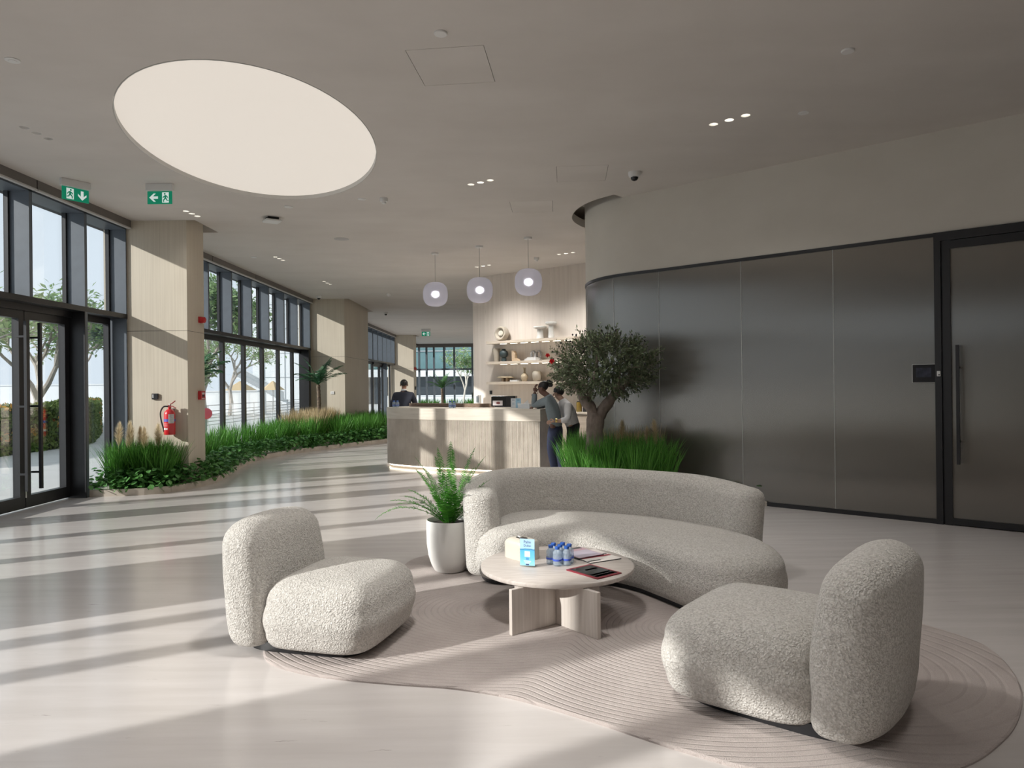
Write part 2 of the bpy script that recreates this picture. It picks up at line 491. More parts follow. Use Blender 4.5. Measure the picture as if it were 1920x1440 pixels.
holes = [oval(1.0)]
for g in DL.values(): holes += [disc(c, 0.048) for c in g]
holes += list(HATCH.values())
COLS = [(3.48, 4.43, -5.0), (10.95, 11.55, -5.0), (20.95, 24.4, -4.93), (36.0, 37.0, -4.98)]
for y0, y1, x1 in COLS: holes.append([(-5.82, y0 + 0.005), (x1 + 0.13, y0 + 0.005), (x1 + 0.13, y1 + 0.3), (-5.82, y1 + 0.3)])
i0, i1 = gw_index(1.45, 11.75), gw_index(1.6, 9.87)
sl = GW[i0:i1]
slo = gw_off(sl, -0.20)
holes.append(sl + slo[::-1])
outer = [(-5.85, -5.1), (9.1, -5.1), (9.1, 45.4), (-5.85, 45.4)]
def cdt_plane(outer, holes, z, rim):
    vs_ = []; ed = []; 
    def ring(p):
        o = len(vs_)
        vs_.extend(Vector(q) for q in p)
        ed.extend((o + i, o + (i + 1) % len(p)) for i in range(len(p)))
    ring(outer)
    for h in holes: ring(h)
    v2, e2, f2, *_ = delaunay_2d_cdt(vs_, ed, [], 0, 1e-5)
    def inside(p, poly):
        c = False; n = len(poly)
        for i in range(n):
            a = poly[i]; b = poly[i - 1]
            if (a[1] > p[1]) != (b[1] > p[1]) and p[0] < (b[0] - a[0]) * (p[1] - a[1]) / (b[1] - a[1]) + a[0]: c = not c
        return c
    fs_ = []
    for f in f2:
        cx = sum(v2[i][0] for i in f) / len(f); cy_ = sum(v2[i][1] for i in f) / len(f)
        if inside((cx, cy_), outer) and not any(inside((cx, cy_), h) for h in holes): fs_.append(tuple(reversed(f)))
    mb = MB()
    mb.add([(p[0], p[1], z) for p in v2], fs_)
    for h in holes:
        n = len(h)
        mb.add([(p[0], p[1], z) for p in h] + [(p[0], p[1], z + rim) for p in h], [(i, (i + 1) % n, n + (i + 1) % n, n + i) for i in range(n)])
    return mb
cp = cdt_plane(outer, holes, ZC, 0.13)
me_o = cp.build('ceiling', M['ceiling'])
struct(me_o, 'warm grey trowelled plaster ceiling')
sl_ = MB(); sl_.bb(-6.45, 9.3, -5.3, 45.6, 4.42, 4.7)
struct(sl_.build('ceiling_slab', M['plaster']))

# outer walls that close the room
M['white_wall'] = mat('white_bounce_wall', (0.80, 0.78, 0.74), 0.8)  # walls out of view, kept white to bounce light into the room
wb = MB(); wb.bb(-6.4, 9.2, -5.4, -5.1, 0, 4.42); struct(wb.build('wall_rear', M['white_wall']), 'plain plaster wall')
wr = MB(); wr.bb(9.0, 9.3, -5.1, 45.5, 0, 4.42); struct(wr.build('wall_right', M['white_wall']), 'plain plaster wall')

# travertine wall with the shelves
TW0 = Vector((-0.93, 17.22)); TW1 = Vector((4.6, 12.86))
tdir = (TW1 - TW0).normalized(); tn = Vector((tdir.y, -tdir.x))     # tn: out of the wall, towards the room
tpath = [tuple(TW0), tuple(TW1)]
tw = MB()
core = [tuple(TW0), tuple(TW1), (9.0, 14.0), (9.0, 45.0), (-0.6, 45.0), (-0.35, 17.9)]
tw.prism(core, 0, 4.42)
struct(tw.build('wall_shelves', M['trav'], bevel=0.0), 'travertine wall with upright veins behind the reception')

# ---------------------------------------------------------------- facade on the left
XI, XG = -5.92, -6.19        # inner mullion face, glass plane
ZT = 2.62                    # transom
hd = MB()
hd.bb(-6.42, -5.87, -5.2, 45.5, 3.99, 4.42)
struct(hd.build('wall_left', M['blackmatt']))
fi = 1
for ya, yb in ((-5.1, 3.47), (4.44, 10.94), (11.56, 20.94), (24.41, 35.99), (37.01, 43.9)):
    # pelmet in lengths with dark joints
    n = max(1, round((yb - ya) / 2.3)); st = (yb - ya) / n
    tr = empty('trim_%d' % fi); struct(tr, 'bronze blind pelmet along the glass front'); fi += 1
    for k in range(n):
        p = MB(); p.bb(-5.868, -5.842, ya + k * st + 0.012, ya + (k + 1) * st - 0.012, 3.985, 4.099)
        p.build('pelmet_board', M['pelmet'], tr)
        p = MB(); p.bb(-5.885, -5.832, ya + k * st + 0.012, ya + (k + 1) * st - 0.012, 3.965, 3.985)
        p.build('pelmet_lip', M['pelmet_lip'], tr)
mbar = MB(); mbar.bb(XG - 0.02, XI, -0.03, 0.03, ZT + 0.03, 3.985)
m_up = mbar.build('mullion', M['mullion']); bpy.data.objects.remove(m_up, do_unlink=False) if False else None
mesh_up = m_up.data
mbar = MB(); mbar.bb(XG - 0.02, XI, -0.03, 0.03, 0.0, 3.985); m_full = mbar.build('mullion', M['mullion']); mesh_full = m_full.data
C.objects.unlink(m_up); C.objects.unlink(m_full); bpy.data.objects.remove(m_up); bpy.data.objects.remove(m_full)
def inst(name, me, parent, loc, rz=0.0):
    o = bpy.data.objects.new(name, me); C.objects.link(o); o.parent = parent; o.location = loc; o.rotation_euler = (0, 0, rz); return o
def bay(num, y0, y1, ys, full, low, label):
    """ys: mullion centres; full: those that run to the floor; low: list of lower leaves (ya, yb)"""
    wdw = empty('window_%d' % num); struct(wdw, label)
    for y in ys: inst('mullion', mesh_full if y in full else mesh_up, wdw, (0, y, 0))
    t = MB(); t.bb(XG - 0.02, XI + 0.005, y0, y1, ZT - 0.035, ZT + 0.035); t.build('transom', M['black'], wdw)
    h = MB(); h.bb(XG - 0.05, XI, y0, y1, 3.955, 3.99); h.build('head_rail', M['mullion'], wdw)
    e = [y0] + sorted(ys) + [y1]
    for a, b in zip(e, e[1:]):
        if b - a < 0.12: continue
        p = MB(); p.bb(XG - 0.012, XG + 0.012, a + 0.0, b - 0.0, ZT + 0.03, 3.96); p.build('pane', M['glass'], wdw)
        f = MB()
        for yy in (a + 0.04, b - 0.04): f.bb(XG - 0.025, XG + 0.03, yy - 0.02, yy + 0.02, ZT + 0.03, 3.96)
        f.build('glazing_bead', M['black'], wdw)
    for a, b in low:
        f = MB()
        f.bb(XG - 0.03, XG + 0.05, a, a + 0.055, 0.0, ZT - 0.03); f.bb(XG - 0.03, XG + 0.05, b - 0.055, b, 0.0, ZT - 0.03)
        f.bb(XG - 0.03, XG + 0.05, a + 0.055, b - 0.055, ZT - 0.13, ZT - 0.03); f.bb(XG - 0.03, XG + 0.05, a + 0.055, b - 0.055, 0.0, 0.12)
        f.build('leaf_frame', M['black'], wdw)
        p = MB(); p.bb(XG - 0.005, XG + 0.008, a + 0.05, b - 0.05, 0.11, ZT - 0.12); p.build('pane', M['glass'], wdw)
    return wdw
def spread(a, b, n): return [a + (b - a) * (k + 0.5) / n for k in range(n)]
bay(1, -5.1, 0.65, [-4.82, -3.77, -2.72, -1.67, -0.62, 0.43], [], [], 'tall glass front with deep grey mullions')
b_ = MB(); b_.bb(XG - 0.03, XG + 0.05, -5.1, 0.65, 0, ZT - 0.03); struct(b_.build('wall_lower_left', M['white_wall']))
w2 = empty('window_2'); struct(w2, 'unseen full height glass bay with deep grey mullions, shaped for the sun')  # bay out of view, no transom, mullions spaced so sun reaches the armchair
for y in (0.68, 1.85, 2.52): inst('mullion', mesh_full, w2, (0, y, 0))
for a, b_ in ((0.68, 1.85), (1.85, 2.52), (2.52, 3.47)):
    p = MB(); p.bb(XG - 0.005, XG + 0.008, a, b_, 0.0, 3.97); p.build('pane', M['glass'], w2)
bl = MB(); bl.bb(XI - 0.06, XI - 0.05, -5.05, 3.44, 3.42, 3.97); bl.bb(XI - 0.07, XI - 0.04, -5.05, 3.44, 3.40, 3.42); bl.build('added_sun_blind', M['pelmet_lip'], w2)  # unseen blind, added to keep the high sun off the sofa
w3 = bay(3, 4.44, 10.94, [5.35, 6.5, 7.63, 8.76, 9.89], [5.35, 6.5, 7.63, 9.89], [(4.44, 5.35), (5.35, 6.5), (6.5, 7.63), (9.92, 10.87)], 'tall glass front with deep grey mullions beside the first column')
w4 = bay(4, 11.56, 20.94, [12.75, 13.9, 15.05, 16.2, 17.35, 18.5, 19.65, 20.88], [20.88], [(11.56, 12.75), (12.75, 13.95)] + [(13.95 + 1.2 * k, 15.15 + 1.2 * k) for k in range(5)] + [(19.95, 20.8)], 'folding glass doors under a row of deep mullions')
# black blind panel beside the wide pier
p = MB(); p.bb(XG, XI, 20.70, 20.85, 0, ZT); p.build('jamb_panel', M['black'], w4)
w5 = bay(5, 24.41, 35.99, [25.6 + 1.15 * k for k in range(10)], [25.6, 26.75, 30.2, 33.65], [(24.41, 25.6), (25.6, 26.75), (26.75, 27.9), (27.9, 29.05), (29.05, 30.2), (30.2, 31.35), (34.8, 35.95)], 'tall glass front beyond the wide pier')
w6 = bay(6, 37.01, 43.9, [37.4 + 1.1 * k for k in range(6)], [37.4 + 1.1 * k for k in range(6)], [(37.4 + 1.1 * k, 38.5 + 1.1 * k) for k in range(5)], 'far end of the tall glass front')

# entrance doors (two leaves)
def entrance(num, ya, ym, yb, label):
    d = empty('door_%d' % num); struct(d, label)
    for a, b, hy in ((ya, ym, ym - 0.13), (ym, yb, ym + 0.13)):
        f = MB()
        f.bb(XG - 0.03, XG + 0.06, a + 0.006, a + 0.10, 0.02, ZT - 0.12); f.bb(XG - 0.03, XG + 0.06, b - 0.10, b - 0.006, 0.02, ZT - 0.12)
        f.bb(XG - 0.03, XG + 0.06, a + 0.10, b - 0.10, ZT - 0.22, ZT - 0.12); f.bb(XG - 0.03, XG + 0.06, a + 0.10, b - 0.10, 0.02, 0.17)
        lf = f.build('leaf_frame', M['black'], d)
        p = MB(); p.bb(XG - 0.005, XG + 0.008, a + 0.09, b - 0.09, 0.16, ZT - 0.21); p.build('pane', M['glass'], d)
        h = MB(); hx = XG + 0.17
        h.bb(hx - 0.018, hx + 0.018, hy - 0.018, hy + 0.018, 0.25, 2.36)
        for z in (0.46, 1.30, 2.17): h.bb(XG + 0.05, hx, (hy - 0.014), (hy + 0.014), z - 0.012, z + 0.012)
        h.build('pull_handle', M['black'], d)
    s = MB(); s.bb(XG + 0.055, XG + 0.066, ym - 0.012, ym + 0.012, 0.15, 2.3); s.build('brush_seal', M['steel'], d)
    s = MB(); s.bb(XG - 0.03, XG + 0.10, ya - 0.05, yb + 0.02, ZT - 0.12, ZT - 0.03); s.build('header', M['black'], d)
    return d
p = MB(); p.bb(XG - 0.02, XI, 10.915, 10.938, 0, 3.985); p.build('mullion', M['mullion'], w3)
entrance(1, 7.96, 8.93, 9.84, 'black framed double glass entrance door with long pull bars')
sd = MB(); sd.bb(XG - 0.03, XG + 0.05, 7.66, 7.96, 0, ZT - 0.03); sd.build('side_panel', M['black'], w3)
p = MB(); p.bb(XG + 0.02, XI + 0.004, 9.845, 9.86, 0, ZT - 0.03); p.build('jamb_panel', M['black'], w3)
entrance(2, 31.36, 33.0, 34.78, 'far black framed glass door beyond the wide pier')

# far end window wall
we = empty('window_7'); struct(we, 'glass end wall with dark mullions at the far end of the lobby')
for x in (-5.75, -5.29, -4.83, -4.2, -3.57, -2.45, -1.4, -0.72):
    b = MB(); b.bb(x - 0.05, x + 0.05, 43.95, 44.25, 0, 4.06); b.build('mullion', M['mullion'], we)
b = MB(); b.bb(-6.2, -0.4, 43.98, 44.22, 2.47, 2.57); b.build('transom', M['mullion'], we)
b = MB(); b.bb(-6.2, -0.4, 43.9, 44.4, 3.9, 4.42); b.build('head_rail', M['pelmet'], we)
xs = (-6.1, -5.75, -5.29, -4.83, -4.2, -3.57, -2.45, -1.4, -0.72, -0.4)
for a, b_ in zip(xs, xs[1:]):
    for z0, z1 in ((0.05, 2.47), (2.57, 3.9)):
        p = MB(); p.bb(a, b_, 44.1, 44.115, z0, z1); p.build('pane', M['glass'], we)

# oak columns
def column(y0, y1, x1, label):
    c = empty('column'); struct(c, label)
    for z0, z1 in ((0.0, 2.392), (2.398, 4.42)):
        m_ = MB(); m_.bb(-6.28, x1, y0, y1, z0, z1); m_.build('oak_panel', M['column'], c)
    m_ = MB(); m_.bb(-6.26, x1 - 0.008, y0 + 0.008, y1 - 0.008, 2.38, 2.41); m_.build('shadow_joint', M['blackmatt'], c)
    return c
for (y0, y1, x1), lb in zip(COLS, ('oak clad column before the entrance', 'oak clad column carrying the red fire extinguisher', 'wide oak clad pier behind the potted palm', 'oak clad column farthest down the lobby')):
    column(y0, y1, x1, lb)

# ---------------------------------------------------------------- curved reeded glass wall
def reeded():
    m, nt, b = new_mat('reeded_smoked_glass')
    b.inputs['Base Color'].default_value = (0.070, 0.066, 0.058, 1)
    b.inputs['Roughness'].default_value = 0.24
    b.inputs['Specular IOR Level'].default_value = 1.0
    b.inputs['IOR'].default_value = 1.85
    b.inputs['Specular Tint'].default_value = (1.0, 0.95, 0.88, 1)
    b.inputs['Anisotropic'].default_value = 1.0
    tg = node(nt, 'ShaderNodeTangent', direction_type='RADIAL', axis='Z')
    L_(nt, tg.outputs[0], b.inputs['Tangent'])
    b.inputs['Anisotropic Rotation'].default_value = 0.0
    return m
M['reeded'] = reeded()
wi = empty('wall_reeded_glass'); struct(wi, 'curved wall of smoked reeded glass panels in a black frame')
seams = [gw_index(2.6, 12.6), gw_index(1.45, 11.8), gw_index(1.17, 10.8), gw_index(1.44, 10.05), gw_index(2.0, 9.53), gw_index(2.84, 8.82), gw_index(3.65, 8.09), gw_index(4.44, 7.44)]
for a, b_ in zip(seams, seams[1:]):
    seg = GW[a:b_ + 1]
    # close up a 6 mm joint
    p0 = Vector(seg[0]).lerp(Vector(seg[1]), 0.06); p1 = Vector(seg[-1]).lerp(Vector(seg[-2]), 0.06)
    seg = [tuple(p0)] + seg[1:-1] + [tuple(p1)]
    m_ = MB(); m_.wall(seg, 0.05, 3.0, 0.03); m_.build('glass_panel', M['reeded'], wi, smooth=True, angle=40)
full = GW[seams[0]:seams[-1] + 1]
bk = MB(); bk.wall(gw_off(full, 0.035), 0.05, 3.0, 0.02); bk.build('joint_backing', mat('joint_silicone', (0.5, 0.5, 0.48), 0.5), wi, smooth=True, angle=40)
jm = mat('joint_pale', (0.42, 0.43, 0.42), 0.35)
for a in seams[2:-1]:
    pth = [tuple(Vector(GW[a]).lerp(Vector(GW[a - 1]), 0.05)), GW[a], tuple(Vector(GW[a]).lerp(Vector(GW[a + 1]), 0.05))]
    m_ = MB(); m_.wall(offset_open(pth, -0.003), 0.05, 3.0, 0.03); m_.build('glass_joint', jm, wi)
ch = MB(); ch.wall(gw_off(full, -0.012), 0.0, 0.05, 0.06); ch.build('bottom_channel', M['black'], wi, smooth=True, angle=40)
ch = MB(); ch.wall(gw_off(full, -0.012), 3.0, 3.04, 0.06); ch.build('top_channel', M['black'], wi, smooth=True, angle=40)
up = MB(); up.wall(GW, 3.04, 4.42, 0.14); struct(up.build('wall_front_right', M['plaster'], smooth=True, angle=40), 'curved plaster wall above the reeded glass')
# door in that wall
def along(t, off=0.0):
    return (4.44 + GDIR[0] * t + GNRM[0] * -off * -1, 7.44 + GDIR[1] * t + GNRM[1] * off)
GROT = math.atan2(GDIR[1], GDIR[0])
def gbox(mb, t0, t1, z0, z1, o0, o1):
    """box along the straight glass wall; o = distance out of the wall towards the room"""
    c = (4.44 + GDIR[0] * (t0 + t1) / 2 + GNRM[0] * (o0 + o1) / 2, 7.44 + GDIR[1] * (t0 + t1) / 2 + GNRM[1] * (o0 + o1) / 2, (z0 + z1) / 2)
    mb.box(c, (t1 - t0, abs(o1 - o0), z1 - z0), GROT)
d3 = empty('door_3'); struct(d3, 'black framed reeded glass door with a tall bar handle')
b = MB(); gbox(b, 0.0, 0.06, 0, 3.04, -0.06, 0.03); gbox(b, 0.075, 0.145, 0, 2.95, -0.05, 0.02)
gbox(b, 0.06, 1.4, 2.95, 3.04, -0.06, 0.03); gbox(b, 1.33, 1.4, 0, 2.95, -0.06, 0.03); b.build('door_frame', M['black'], d3)
b = MB(); gbox(b, 0.145, 1.26, 2.86, 2.945, -0.05, 0.02); gbox(b, 1.26, 1.325, 0.01, 2.945, -0.05, 0.02); gbox(b, 0.145, 1.26, 0.01, 0.075, -0.05, 0.02); gbox(b, 0.06, 0.075, 0.01, 2.95, -0.055, 0.0); b.build('leaf_frame', M['black'], d3)
b = MB(); gbox(b, 0.14, 1.265, 0.07, 2.87, -0.03, 0.0); b.build('glass_panel', M['reeded'], d3)
b = MB(); gbox(b, 0.195, 0.225, 0.64, 1.86, 0.06, 0.09); gbox(b, 0.2, 0.22, 0.86, 0.88, 0.0, 0.06); gbox(b, 0.2, 0.22, 1.62, 1.64, 0.0, 0.06); b.build('bar_handle', M['black'], d3)
# glass panels to the right of the door, out of the frame
b = MB(); gbox(b, 1.4, 5.2, 0.05, 3.0, -0.03, 0.0); b.build('glass_panel', M['reeded'], wi)

# ---------------------------------------------------------------- oval light and the other ceiling fittings
def oval_mat():
    m, nt, b = new_mat('stretched_light_membrane')
    b.inputs['Base Color'].default_value = (0.45, 0.43, 0.40, 1)
    b.inputs['Emission Color'].default_value = (1.0, 0.91, 0.81, 1)
    b.inputs['Emission Strength'].default_value = 0.42
    return m
ol = thing('oval_ceiling_light', 'large glowing oval light membrane recessed in the ceiling', 'ceiling light', (OVC[0], OVC[1], ZC))
mb = MB(); ov = oval(0.999)
mb.add([(p[0] - OVC[0], p[1] - OVC[1], 0.05) for p in ov], [tuple(range(len(ov) - 1, -1, -1))])
mb.build('light_membrane', oval_mat(), ol)
mb = MB(); n = len(ov); o2 = oval(0.993)
mb.add([(p[0] - OVC[0], p[1] - OVC[1], -0.001) for p in ov] + [(p[0] - OVC[0], p[1] - OVC[1], -0.001) for p in o2] + [(p[0] - OVC[0], p[1] - OVC[1], 0.05) for p in o2],
       [(i, (i + 1) % n, n + (i + 1) % n, n + i) for i in range(n)] + [(n + i, n + (i + 1) % n, 2 * n + (i + 1) % n, 2 * n + i) for i in range(n)])
mb.build('rim', M['pelmet_lip'], ol)

def down_mesh():
    a = MB(); a.lathe([(0.0475, 0.0), (0.044, 0.0), (0.036, 0.05), (0.030, 0.052)], 16, cap0=False, cap1=False)
    b = MB(); b.lathe([(0.031, 0.0525), (0.031, 0.06)], 12)
    return a, b
dm = emit_mat('downlight_diffuser', (1.0, 0.93, 0.82), 6.0)
dm_off = mat('downlight_diffuser_off', (0.55, 0.53, 0.5), 0.3)
reflm = mat('downlight_reflector', (0.75, 0.74, 0.72), 0.3)
for g, lst in DL.items():
    for c in lst:
        t = thing('downlight', 'round recessed downlight in the row of three ' + g, 'downlight', (c[0], c[1], ZC), 0, 'downlights ' + g)
        a, b = down_mesh()
        a.build('reflector', reflm, t, smooth=True); b.build('diffuser', dm_off if 'unlit' in g else dm, t)
for g, q in HATCH.items():
    cx = sum(p[0] for p in q) / 4; cy_ = sum(p[1] for p in q) / 4
    t = thing('ceiling_hatch', 'flush plaster access hatch in the ceiling ' + g, 'hatch', (cx, cy_, ZC))
    k = 0.985
    mb = MB(); mb.prism([((p[0] - cx) * k, (p[1] - cy_) * k) for p in q], 0.0, 0.02); mb.build('hatch_panel', M['ceiling'], t)
    mb = MB(); mb.prism([((p[0] - cx) * 1.0, (p[1] - cy_) * 1.0) for p in q], 0.05, 0.06); mb.build('hatch_frame', M['blackmatt'], t)
def disc_thing(name, label, cat, x, y, r, h, m_=None, inner=True, group=None):
    t = thing(name, label, cat, (x, y, ZC), 0, group)
    mb = MB(); mb.lathe([(r, 0.0), (r, -h * 0.6), (r * 0.92, -h)], 20); mb.build('plate', m_ or M['white'], t, smooth=True)
    if inner:
        mb = MB(); mb.lathe([(r * 0.55, -h), (r * 0.5, -h * 1.5)], 16); mb.build('centre', M['white'], t, smooth=True)
    return t
disc_thing('sprinkler_cover', 'round white sprinkler cover plate near the ceiling hatch by the oval light', 'sprinkler', -0.497, 5.224, 0.05, 0.014, inner=False)
disc_thing('sprinkler_cover', 'round white sprinkler cover plate in the bare ceiling over the glass door', 'sprinkler', 2.666, 5.572, 0.05, 0.014, inner=False)
disc_thing('emergency_light', 'small round ceiling emergency light beside the lit downlights near the tablet door', 'emergency light', 2.845, 6.853, 0.05, 0.008)
disc_thing('emergency_light', 'small round ceiling emergency light between oval light and entrance doors', 'emergency light', -3.90, 5.58, 0.055, 0.008)
disc_thing('sprinkler_cover', 'round sprinkler cover plate at the far edge of the oval light', 'sprinkler', -3.18, 10.19, 0.06, 0.014, inner=False)
disc_thing('emergency_light', 'small round ceiling emergency light next to the smoke detector', 'emergency light', -2.05, 9.83, 0.06, 0.008)
disc_thing('smoke_detector', 'white smoke detector beyond the oval light', 'smoke detector', -1.741, 9.80, 0.055, 0.05)
disc_thing('ceiling_speaker', 'round grey speaker grille flush in the ceiling', 'speaker', -2.97, 12.47, 0.13, 0.006, mat('speaker_grille', (0.45, 0.44, 0.44), 0.7), inner=False)
disc_thing('smoke_detector', 'white smoke detector behind the tallest hung pendant', 'smoke detector', 0.53, 14.51, 0.055, 0.05)
disc_thing('smoke_detector', 'small white smoke detector down the lobby towards the dark camera', 'smoke detector', -3.43, 19.9, 0.06, 0.05)
disc_thing('sprinkler_cover', 'round sprinkler cover plate over the folding doors', 'sprinkler', -5.10, 14.1, 0.06, 0.014, inner=False)
def dome(x, y, label):
    t = thing('dome_camera', label, 'security camera', (x, y, ZC))
    mb = MB(); mb.lathe([(0.075, 0), (0.075, -0.03), (0.068, -0.055), (0.052, -0.065)], 20); mb.build('housing', M['white'], t, smooth=True)
    mb = MB(); mb.lathe([(0.048, -0.06), (0.045, -0.08), (0.032, -0.10), (0.012, -0.108)], 16); mb.build('dome', mat('camera_dome', (0.01, 0.01, 0.012), 0.08), t, smooth=True)
dome(1.533, 8.72, 'white dome security camera with black bubble above the reeded glass')
dome(-5.47, 20.2, 'dome security camera above the wide oak pier edge')
dome(-4.40, 24.9, 'dome security camera behind the wide oak pier')
t = thing('wifi_access_point', 'square white wireless access point on a black bracket', 'access point', (-3.64, 10.85, ZC))
mb = MB(); mb.box((0, 0, -0.02), (0.16, 0.16, 0.04), 0.6); mb.build('bracket', M['blackmatt'], t)
mb = MB(); mb.box((0, 0, -0.055), (0.24, 0.24, 0.03), 0.6); mb.build('case', M['white'], t, bevel=0.02)

# exit signs
sg_green = emit_mat('exit_green', (0.0, 0.16, 0.085), 0.55)
sg_white = emit_mat('exit_white', (0.7, 0.8, 0.78), 0.4)
def exit_sign(x, y, rz, order, label, s=1.0):
    """local x across the plate, face looks along local -y"""
    t = thing('exit_sign', label, 'exit sign', (x, y, ZC), rz)
    mb = MB(); mb.box((0, 0.0, -0.045 * s), (0.34 * s, 0.06 * s, 0.09 * s)); mb.build('battery_case', M['white'], t, bevel=0.006)
    mb = MB(); mb.box((0, 0, -0.175 * s), (0.31 * s, 0.012 * s, 0.16 * s)); pl = mb.build('green_plate', sg_green, t)
    f = -0.008 * s
    def poly(pts, name, m_, depth=0.001):
        mb = MB(); n = len(pts)
        mb.add([(a * s, f, b * s - 0.175 * s) for a, b in pts] + [(a * s, f - depth, b * s - 0.175 * s) for a, b in pts],
               [tuple(range(n)), tuple(range(2 * n - 1, n - 1, -1))] + [(i, n + i, n + (i + 1) % n, (i + 1) % n) for i in range(n)])
        return mb.build(name, m_, pl)
    ax, mx_ = (-0.07, 0.075) if order == 'arrow_left' else (0.075, -0.065)
    if order == 'arrow_left':
        arrow = [(-0.06, 0), (-0.005, 0.052), (0.022, 0.052), (-0.012, 0.016), (0.05, 0.016), (0.05, -0.016), (-0.012, -0.016), (0.022, -0.052), (-0.005, -0.052)]
    else:
        arrow = [(0, -0.06), (0.05, -0.008), (0.05, 0.018), (0.016, -0.014), (0.016, 0.055), (-0.016, 0.055), (-0.016, -0.014), (-0.05, 0.018), (-0.05, -0.008)]
    poly([(ax + a, b) for a, b in arrow], 'arrow', sg_white)
    poly([(mx_ - 0.042, -0.066), (mx_ + 0.042, -0.066), (mx_ + 0.042, 0.066), (mx_ - 0.042, 0.066)], 'doorway_panel', sg_white)
    f = -0.0095 * s
    k = -1 if order == 'arrow_left' else 1
    man = [(0.004, 0.03), (0.03, 0.012), (0.034, -0.006), (0.026, -0.006), (0.014, 0.01), (0.012, -0.008), (0.03, -0.03), (0.028, -0.058), (0.018, -0.058), (0.018, -0.036), (-0.002, -0.018), (-0.012, -0.038), (-0.04, -0.044), (-0.04, -0.034), (-0.02, -0.028), (-0.008, 0.01), (-0.022, 0.004), (-0.03, -0.012), (-0.036, -0.008), (-0.028, 0.014), (-0.008, 0.03)]
    poly([(mx_ + k * a, b) for a, b in man], 'running_figure', sg_green)
    poly([(mx_ + k * 0.008 + 0.011 * math.cos(i * PI / 5), 0.046 + 0.011 * math.sin(i * PI / 5)) for i in range(10)], 'figure_head', sg_green)
exit_sign(-5.40, 8.82, math.radians(55), 'arrow_down', 'green exit sign with down arrow hung before the entrance doors')
exit_sign(-4.44, 9.0, 0.0, 'arrow_left', 'green exit sign with left arrow hung before the first oak column')
exit_sign(-3.9, 32.4, 0.0, 'arrow_left', 'tiny green exit sign hung far down the lobby', 1.25)
# ================================================================ FURNITURE GROUP
RUG_TOP = 0.014
# ---- rug: free-form outline with raked rings
rug_pts = [(-1.36, 3.89), (-1.13, 3.72), (-0.89, 3.63), (-0.58, 3.557), (-0.31, 3.506), (-0.016, 3.39), (0.317, 3.165), (0.525, 3.0), (0.714, 2.858), (0.95, 2.72), (1.35, 2.64), (1.72, 2.74),
           (2.014, 2.937), (2.23, 3.145), (2.435, 3.417), (2.574, 3.707), (2.639, 3.97), (2.60, 4.142), (2.505, 4.33), (2.2, 4.75), (1.8, 5.3), (1.2, 5.95), (0.4, 6.35), (-0.4, 6.42), (-0.85, 6.15), (-0.95, 5.65), (-1.15, 5.15), (-1.38, 4.6), (-1.46, 4.2)]
def rug_mat():
    m, nt, b = new_mat('raked_wool_rug')
    v = coords(nt)
    def ringf(c, sx, sy, freq):
        mp = node(nt, 'ShaderNodeMapping')
        mp.inputs['Location'].default_value = (-c[0] * sx, -c[1] * sy, 0)
        mp.inputs['Scale'].default_value = (sx, sy, 0)
        L_(nt, v, mp.inputs['Vector'])
        ln = node(nt, 'ShaderNodeVectorMath', operation='LENGTH'); L_(nt, mp.outputs[0], ln.inputs[0])
        return ln.outputs['Value']
    def mth(op, a, bb, c=None):
        n = node(nt, 'ShaderNodeMath', operation=op)
        for i, q in enumerate((a, bb) if c is None else (a, bb, c)):
            if isinstance(q, (int, float)): n.inputs[i].default_value = q
            else: L_(nt, q, n.inputs[i])
        return n.outputs[0]
    d1 = ringf((-0.12, 4.72), 0.85, 1.0, 0); d2 = ringf((1.0, 4.3), 1.0, 0.95, 0); d3 = ringf((1.75, 3.75), 1.0, 1.0, 0)
    sp = node(nt, 'ShaderNodeSeparateXYZ'); L_(nt, v, sp.inputs[0])
    right = mth('GREATER_THAN', sp.outputs['X'], 1.42)
    left = mth('SUBTRACT', 1.0, right)
    dens = mth('MULTIPLY', mth('SMOOTH_MIN', d1, d2, 0.12), 27.0)
    a = mth('ADD', mth('MULTIPLY', dens, left), mth('MULTIPLY', mth('MULTIPLY', d3, 13.0), right))
    ph = mth('FRACT', a, 0.0)
    gr = mth('SMOOTH_MIN', mth('MULTIPLY', ph, 5.0), mth('MULTIPLY', mth('SUBTRACT', 1.0, ph), 5.0), 0.3)
    gr = mth('MINIMUM', gr, 1.0)
    n = node(nt, 'ShaderNodeTexNoise', Scale=260.0, Detail=2.0); L_(nt, v, n.inputs['Vector'])
    n2 = node(nt, 'ShaderNodeTexNoise', Scale=4.0, Detail=3.0); L_(nt, v, n2.inputs['Vector'])
    fac = mth('ADD', mth('MULTIPLY', n.outputs['Fac'], 0.5), mth('MULTIPLY', n2.outputs['Fac'], 0.5))
    L_(nt, ramp(nt, fac, [(0.3, (0.42, 0.365, 0.345)), (0.7, (0.56, 0.50, 0.475))]), b.inputs['Base Color'])
    b.inputs['Roughness'].default_value = 0.95; b.inputs['Specular IOR Level'].default_value = 0.1
    b.inputs['Sheen Weight'].default_value = 0.1
    h = mth('ADD', mth('MULTIPLY', gr, 1.0), mth('MULTIPLY', n.outputs['Fac'], 0.8))
    bump(nt, h, 0.65, 0.012, b)
    return m
rp = resample([(a, b, 0) for a, b in catmull(rug_pts, 6)], 0.05, closed=True)
rp = [(p[0], p[1]) for p in rp]
mb = MB()
i1_ = inset_closed(rp, 0.008)
n = len(rp)
